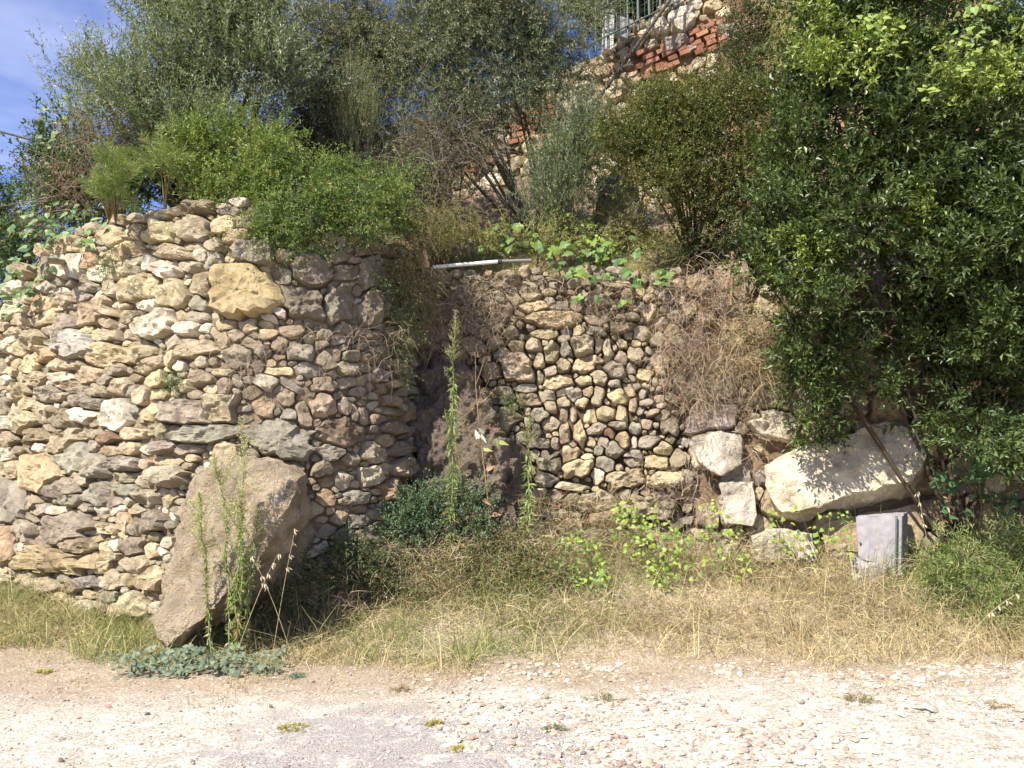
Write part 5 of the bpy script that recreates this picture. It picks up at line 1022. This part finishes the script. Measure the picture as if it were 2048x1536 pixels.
for i, ((px, py), w, h, pal, lab) in enumerate(SM):
    Yd = CAMZ * F / (py + h * .3 - 940); q = P(px, py, Yd); r = np.random.default_rng(140 + i); g0 = float(gz(q[0], Yd)); root = empty('weed_tuft', (q[0], Yd, g0), lab, 'weed', 'weed tufts on the lane'); wm = w / F * Yd
    vg = Veg(); n_ = 46; base = np.stack([q[0] + r.normal(size=n_) * wm * .35, Yd + r.normal(size=n_) * wm * .3, np.full(n_, g0)], -1); dr = nrm((base - [q[0], Yd, g0]) * [6, 6, 0] / wm * .4 + r.normal(size=(n_, 3)) * .4 + [0, 0, .7])
    shoots(vg, r, base, dr, h / F * Yd * 1.1, 7, .022, .008, pal, spread=.8, droop=.25, stem_w=.004, stem_col=pal[0]); vg.build('leaves', M_leaf, root)

# ---- tall weeds
def tall_weed(px, pyt, pyb, Yd, label, seed, nleaf=120, lL=.11, plume=0.22, cols=None, head=None, lean=0.0, group='tall fleabane weeds', branches=0):
    r = np.random.default_rng(seed); top = P(px + lean, pyt, Yd); bot = P(px, pyb, Yd); bot = np.array([bot[0], Yd, float(gz(bot[0], Yd)) - .02]); top[1] = Yd
    root = empty('tall_weed', bot, label, 'weed', group); H = top - bot; cols = cols or [(.20, .27, .08), (.25, .32, .10), (.32, .35, .14)]
    t = np.linspace(0, 1, 12)[:, None]; wob = np.cumsum(r.normal(size=(12, 3)) * [.016, .012, 0], 0); wob[0] = 0
    path = bot + H * t + wob; vs = Veg(); vs.tube(path, .009, .004, (.26, .30, .12), 5); vs.build('stem', M_leaf, root, False, True)
    vg = Veg(); u = r.uniform(.05, 1 - plume, nleaf); pos = np.stack([np.interp(u, t[:, 0], path[:, i]) for i in range(3)], -1)
    a = r.uniform(0, 6.28, nleaf); D = nrm(np.stack([np.cos(a), np.sin(a), r.uniform(-1.5, .5, nleaf)], -1)); low = (u < .35)
    cc = pick(r, cols, nleaf); dead = low & (r.uniform(size=nleaf) < .5); cc[dead] = pick(r, STRAW, int(dead.sum()))
    vg.leaves(pos, D, nrm(r.normal(size=(nleaf, 3)) * .3 + [0, 0, 1]), lL * (1.1 - .6 * u) * r.uniform(.7, 1.2, nleaf), .014, cc, curl=.35)
    vg.build('leaves', M_leaf, root)
    if branches:
        sv = Veg(); ub = r.uniform(.35, .9, branches); pb = np.stack([np.interp(ub, t[:, 0], path[:, i]) for i in range(3)], -1)
        a = r.uniform(0, 6.28, branches); db = nrm(np.stack([np.cos(a) * .6, np.sin(a) * .6, np.ones(branches)], -1)); Lb = .30 * (1.15 - ub) * r.uniform(.6, 1.2, branches) + .06
        shoots(sv, r, pb, db, Lb, 20, .035, .008, cols, spread=.8, stem_w=.005, stem_col=(.26, .30, .12)); sv.build('side_shoots', M_leaf, root)
        shoots_tip = pb + db * Lb[:, None]
    hv = Veg(); nh = int(50 + plume * 260); u = 1 - plume * r.uniform(0, 1, nh); pos = np.stack([np.interp(u, t[:, 0], path[:, i]) for i in range(3)], -1)
    a = r.uniform(0, 6.28, nh); D = nrm(np.stack([np.cos(a), np.sin(a), np.full(nh, .9)], -1)); Lh = ((1 - u) / plume * .15 + .03) * r.uniform(.5, 1.2, nh)
    shoots(hv, r, pos, D, Lh, 6, .016, .010, head or [(.38, .34, .16), (.30, .31, .13), (.46, .42, .24)], spread=.9, stem_w=.003, stem_col=(.25, .27, .1))
    if branches: shoots(hv, r, shoots_tip.repeat(10, 0) + r.normal(size=(branches * 10, 3)) * .018, nrm(r.normal(size=(branches * 10, 3)) * .5 + [0, 0, 1]), .06, 6, .015, .010, head or [(.38, .34, .16), (.30, .31, .13)], spread=.9, stem_w=.003, stem_col=(.25, .27, .1))
    hv.build('flower_head', M_dry, root)
    return root
tall_weed(893, 622, 1095, 8.9, 'tallest fleabane weed with brown plume in front of the bedrock spur', 150, 250, .14, .20, branches=5)
tall_weed(1056, 828, 1110, 8.9, 'slender fleabane weed left of the packed small stones', 151, 260, .12, .2, lean=3)
tall_weed(488, 835, 1215, 7.45, 'taller fleabane with pale plume in front of the leaning boulder', 152, 150, .07, .30, lean=6, head=[(.46, .42, .20), (.40, .40, .18), (.52, .48, .28)], branches=12)
tall_weed(455, 905, 1215, 7.4, 'shorter branching fleabane left of the taller one at the boulder', 153, 120, .06, .35, lean=-22, head=[(.46, .42, .20), (.40, .40, .18), (.52, .48, .28)], branches=12)
tall_weed(430, 985, 1215, 7.4, 'low leafy fleabane nearest the lane side of the boulder', 154, 110, .06, .35, lean=-30, head=[(.42, .40, .18), (.40, .40, .18)], branches=12)
tall_weed(470, 1000, 1225, 7.35, 'young dense green fleabane at the base of the boulder', 155, 260, .08, .12, lean=14, branches=8)
tall_weed(500, 1020, 1215, 7.5, 'thin fleabane against the dark side of the boulder', 156, 160, .06, .2, lean=16, branches=6)
# dead thistle
r = np.random.default_rng(160); b0 = P(985, 1085, 8.95); b0[2] = float(gz(b0[0], 8.95)); root = empty('dead_thistle', b0, 'dead brown branching thistle with a few pale leaves beside the tallest fleabane', 'thistle')
vg = Veg(); tp = P(955, 770, 8.95); st = np.array([b0 + (tp - b0) * t_ + [math.sin(t_ * 5) * .02, 0, 0] for t_ in np.linspace(0, 1, 10)]); vg.tube(st, .009, .004, (.34, .23, .13), 5)
tips = []
for k in range(13):
    i = r.integers(4, 10); d = nrm(np.array([r.normal() * .7, r.normal() * .3, .8])); e = st[i] + d * r.uniform(.15, .38); tips.append(e); vg.tube(np.array([st[i], (st[i] + e) / 2 + [0, 0, -.01], e]), .004, .002, (.34, .24, .13), 4)
vg.build('stem', M_dry, root, False)
vg = Veg(); tips = np.array(tips); bs = np.repeat(tips, 9, 0) + r.normal(size=(len(tips) * 9, 3)) * .03
shoots(vg, r, bs, nrm(r.normal(size=bs.shape) + [0, 0, .6]), .06, 5, .018, .010, [(.34, .25, .13), (.42, .32, .16), (.26, .19, .10)], stem_w=.003, stem_col=(.3, .2, .1)); vg.build('seed_heads', M_dry, root)
vg = Veg(); pp = np.array([P(962, 872, 8.9), P(968, 865, 8.9), P(955, 876, 8.9), P(990, 880, 8.9), P(968, 900, 8.9), P(1000, 885, 8.9), P(975, 940, 8.92), P(968, 1000, 8.92), P(985, 1030, 8.9)])
vg.leaves(pp, nrm(r.normal(size=pp.shape) * [1, .4, .6] + [.2, 0, -.3]), nrm(r.normal(size=pp.shape) * .3 + [0, -1, .5]), .10, .05, np.array([(.62, .60, .45)] * 3 + [(.30, .33, .12)] * 3 + [(.42, .26, .14)] * 3), 'heart'); vg.build('leaves', M_dry, root)
# wild oat stems leaning across the boulder foot
def oat(px0, py0, px1, py1, Yd, lab, seed):
    r = np.random.default_rng(seed); a = P(px0, py0, Yd); a[2] = float(gz(a[0], Yd)); b_ = P(px1, py1, Yd - .1); root = empty('wild_oat', a, lab, 'grass', 'tall dry oat stems'); t = np.linspace(0, 1, 10)[:, None]
    mid = (a + b_) / 2 + [0, 0, .12]; p = (1 - t) ** 2 * a + 2 * t * (1 - t) * mid + t ** 2 * b_; vg = Veg(); vg.tube(p, .003, .0015, (.52, .42, .24), 4); vg.build('stem', M_dry, root, False)
    vg = Veg(); q = p[6:].repeat(4, 0) + r.normal(size=(16, 3)) * .008; vg.leaves(q, nrm(r.normal(size=q.shape) * .3 + [.3, -.1, -.9]), nrm(r.normal(size=q.shape) + [0, -1, 0]), .045, .011, pick(r, [(.62, .54, .36)], 16)); vg.build('spikelets', M_dry, root)
oat(470, 1250, 556, 1108, 7.3, 'dry oat stalk with pale spikelets bending right in front of the boulder', 170)
oat(545, 1255, 590, 1060, 7.4, 'tall thin dry stalk against the dark boulder face', 171)
oat(590, 1255, 505, 1115, 7.35, 'dry stalk crossing left over the boulder foot', 172)
oat(1890, 1330, 2030, 1190, 7.2, 'long dry reed leaning right out of the verge at the far right', 173)
oat(1870, 1100, 1835, 985, 8.5, 'tall dry blade beside the grey concrete box', 174)

# ------------------------------------------------------------------ built things
def box_part(name, c, size, mat, parent, rot=(0, 0, 0), bev=0.006):
    bm = bmesh.new(); bmesh.ops.create_cube(bm, size=1); bmesh.ops.scale(bm, vec=size, verts=bm.verts[:])
    bmesh.ops.bevel(bm, geom=bm.edges[:], offset=bev, segments=2, affect='EDGES', profile=.6)
    me = bpy.data.meshes.new(name); bm.to_mesh(me); bm.free(); me.materials.append(mat)
    o = bpy.data.objects.new(name, me); COL.objects.link(o); o.rotation_euler = rot
    if parent is not None: o.parent = parent; o.location = Vector([float(v) for v in c]) - wloc(parent)
    else: o.location = c
    return o
def cyl_part(name, a, b_, r0, r1, mat, parent, sides=12, bend=0.0, caps=True):
    a = np.array(a, float); b_ = np.array(b_, float); t = np.linspace(0, 1, 9)[:, None]; p = a + (b_ - a) * t; p[:, 2] -= bend * 4 * (t * (1 - t))[:, 0]
    if caps: p = np.concatenate([p[:1] + (p[0] - p[1]) * 1e-3, p, p[-1:] + (p[-1] - p[-2]) * 1e-3])
    vg = Veg(); vg.tube(p, r0, r1, (.5, .5, .5), sides); V = np.concatenate(vg.V)
    if caps: V[:sides] = p[0]; V[-sides:] = p[-1]
    return mesh(name, V, np.concatenate(vg.Q), mat, parent, smooth=True, sharp=50)
pa, pb, pc = P(866, 534, 10.15), P(1000, 523, 10.2), P(1062, 521, 10.25)
pr = empty('plastic_pipe', pa, 'white plastic pipe lying along the top of the middle wall', 'pipe')
cyl_part('pipe_body', pa, pb, .023, .023, M_pvc, pr); cyl_part('collar', pb - nrm(pb - pa) * .03, pb + nrm(pb - pa) * .02, .032, .032, M_black, pr); cyl_part('pipe_end', pb + nrm(pb - pa) * .02, pc, .021, .021, plain('grey_pipe', (.20, .19, .18), .6), pr)
sa, sb = P(88, 519, 9.62), P(125, 524, 10.1)
wp = cyl_part('wooden_stub', sa, sb, .038, .040, M_wood, None, 14); props(wp, 'short round wooden stub sticking out of the top left of the rounded wall', 'post')
ya, yb = P(1462, 612, 9.55), P(1466, 505, 9.7)
props(cyl_part('standing_pipe', ya, yb, .024, .022, M_yel, None, 12), 'ochre upright pipe in the shade above the golden dry grass', 'pipe')
# black cables against the sky
for (a, b_, rad, lab) in [(P(-300, 175, 15), P(330, 345, 13), .019, 'thick black cable crossing the sky at the left'), (P(-300, 362, 16), P(200, 400, 15), .011, 'thin lower black cable at the left edge of the sky')]:
    props(cyl_part('cable', a, b_, rad, rad, M_black, None, 8, bend=.06), lab, 'cable')
# long dark pole
props(cyl_part('wooden_pole', P(1158, 250, 12.0), P(1356, -22, 12.9), .030, .024, M_polew, None, 8), 'long dark wooden pole leaning up the slope to the iron railing', 'pole')
# iron railing
rl = empty('iron_railing', P(1270, 95, 13.3), 'green iron railing with wire mesh above the upper wall at the top', 'railing')
zt0 = 60
for px, py0 in [(1192, 90), (1217, 82), (1256, 60), (1277, 48), (1299, 36), (1321, 20), (1345, 5)]:
    a = P(px, py0 + 14, 13.35); b_ = a + [0, 0, 1.15]; cyl_part('post', a, b_, .022, .022, M_iron, rl, 8)
for dz in (0.10, .62, 1.12): cyl_part('rail', P(1180, 100, 13.32) + [0, 0, dz], P(1360, 12, 13.32) + [0, 0, dz], .016, .016, M_iron, rl, 8)
vg = Veg()
for k in range(22):
    a = P(1186 + k * 8, 98 - k * 3.95, 13.38); vg.tube(np.array([a, a + [0, 0, 1.12]]), .0035, .0035, (.2, .2, .2), 4)
for k in range(9): vg.tube(np.array([P(1182, 100, 13.38) + [0, 0, .12 * k + .1], P(1358, 13, 13.38) + [0, 0, .12 * k + .1]]), .0035, .0035, (.2, .2, .2), 4)
mesh('wire_mesh', np.concatenate(vg.V), np.concatenate(vg.Q), M_wire, rl)
q = P(1218, 75, 13.55); cb = empty('concrete_post', q, 'stubby white painted concrete post behind the iron railing', 'post')
box_part('shaft', P(1216, 68, 13.6), (.17, .17, .62), M_white, cb, (0, .04, .1), .015); box_part('cap', P(1216, 28, 13.6), (.21, .21, .06), M_white, cb, (0, .04, .1), .012); box_part('side_block', P(1246, 58, 13.65), (.27, .14, .34), M_conc, cb, (0, .35, 0), .02)
# grey concrete box at the foot of the block wall
q = P(1762, 1092, 9.1); g9 = float(gz(q[0], 9.1)); gb = empty('concrete_box', (q[0], 9.1, g9), 'rough pale grey concrete box standing in the grass under the overhanging block', 'box')
rock_hull('housing', PP([(1712, 1034, 9.12), (1808, 1026, 9.0), (1806, 1150, 8.98), (1716, 1158, 9.08), (1722, 1030, 9.4), (1816, 1024, 9.3), (1816, 1150, 9.3), (1720, 1158, 9.4)]), (.46, .43, .43), None, None, 5, .012, M_conc, parent=gb, sm=.12)
rock_hull('broken_base', PP([(1700, 1105, 9.0), (1745, 1118, 8.9), (1775, 1135, 8.88), (1760, 1180, 8.85), (1702, 1178, 8.9), (1698, 1110, 9.3), (1780, 1130, 9.3), (1770, 1180, 9.3), (1700, 1180, 9.3)]), (.5, .5, .5), None, None, 5, .05, M_conc, parent=gb, sm=.1)
for px in (1793, 1806): cyl_part('edge_strip', P(px, 1032, 8.985), P(px - 2, 1140, 8.965), .010, .010, M_black if px > 1800 else M_wire, gb, 6)
# a few pink flowers and fallen twigs
vg = Veg(); r = np.random.default_rng(181); fp = np.array([P(1133, 978, 9.3), P(1128, 1010, 9.3), P(1114, 1012, 9.3), P(1180, 1035, 9.2), P(1310, 1070, 8.8), P(1340, 1093, 8.8), P(1133, 1040, 9.2), P(1122, 985, 9.3)])
fr = empty('pink_valerian', (fp[0][0], 9.4, .5), 'thin plant with small pink flowers right of the slender fleabane', 'flower')
for p in fp:
    bs = p + r.normal(size=(12, 3)) * .012; vg.leaves(bs, nrm(r.normal(size=bs.shape)), nrm(r.normal(size=bs.shape)), .018, .013, pick(r, [(.55, .10, .16), (.65, .18, .22)], 12))
vg.build('petals', M_leaf, fr)
vg = Veg()
for p in fp[[0, 1, 2, 3, 6, 7]]: vg.tube(np.array([[fp[0][0] + r.normal() * .05, 9.4, .5], (p + [fp[0][0], 9.4, .5]) / 2 + r.normal(size=3) * .03, p]), .004, .002, (.2, .24, .1), 4)
vg.build('stem', M_leaf, fr, False)
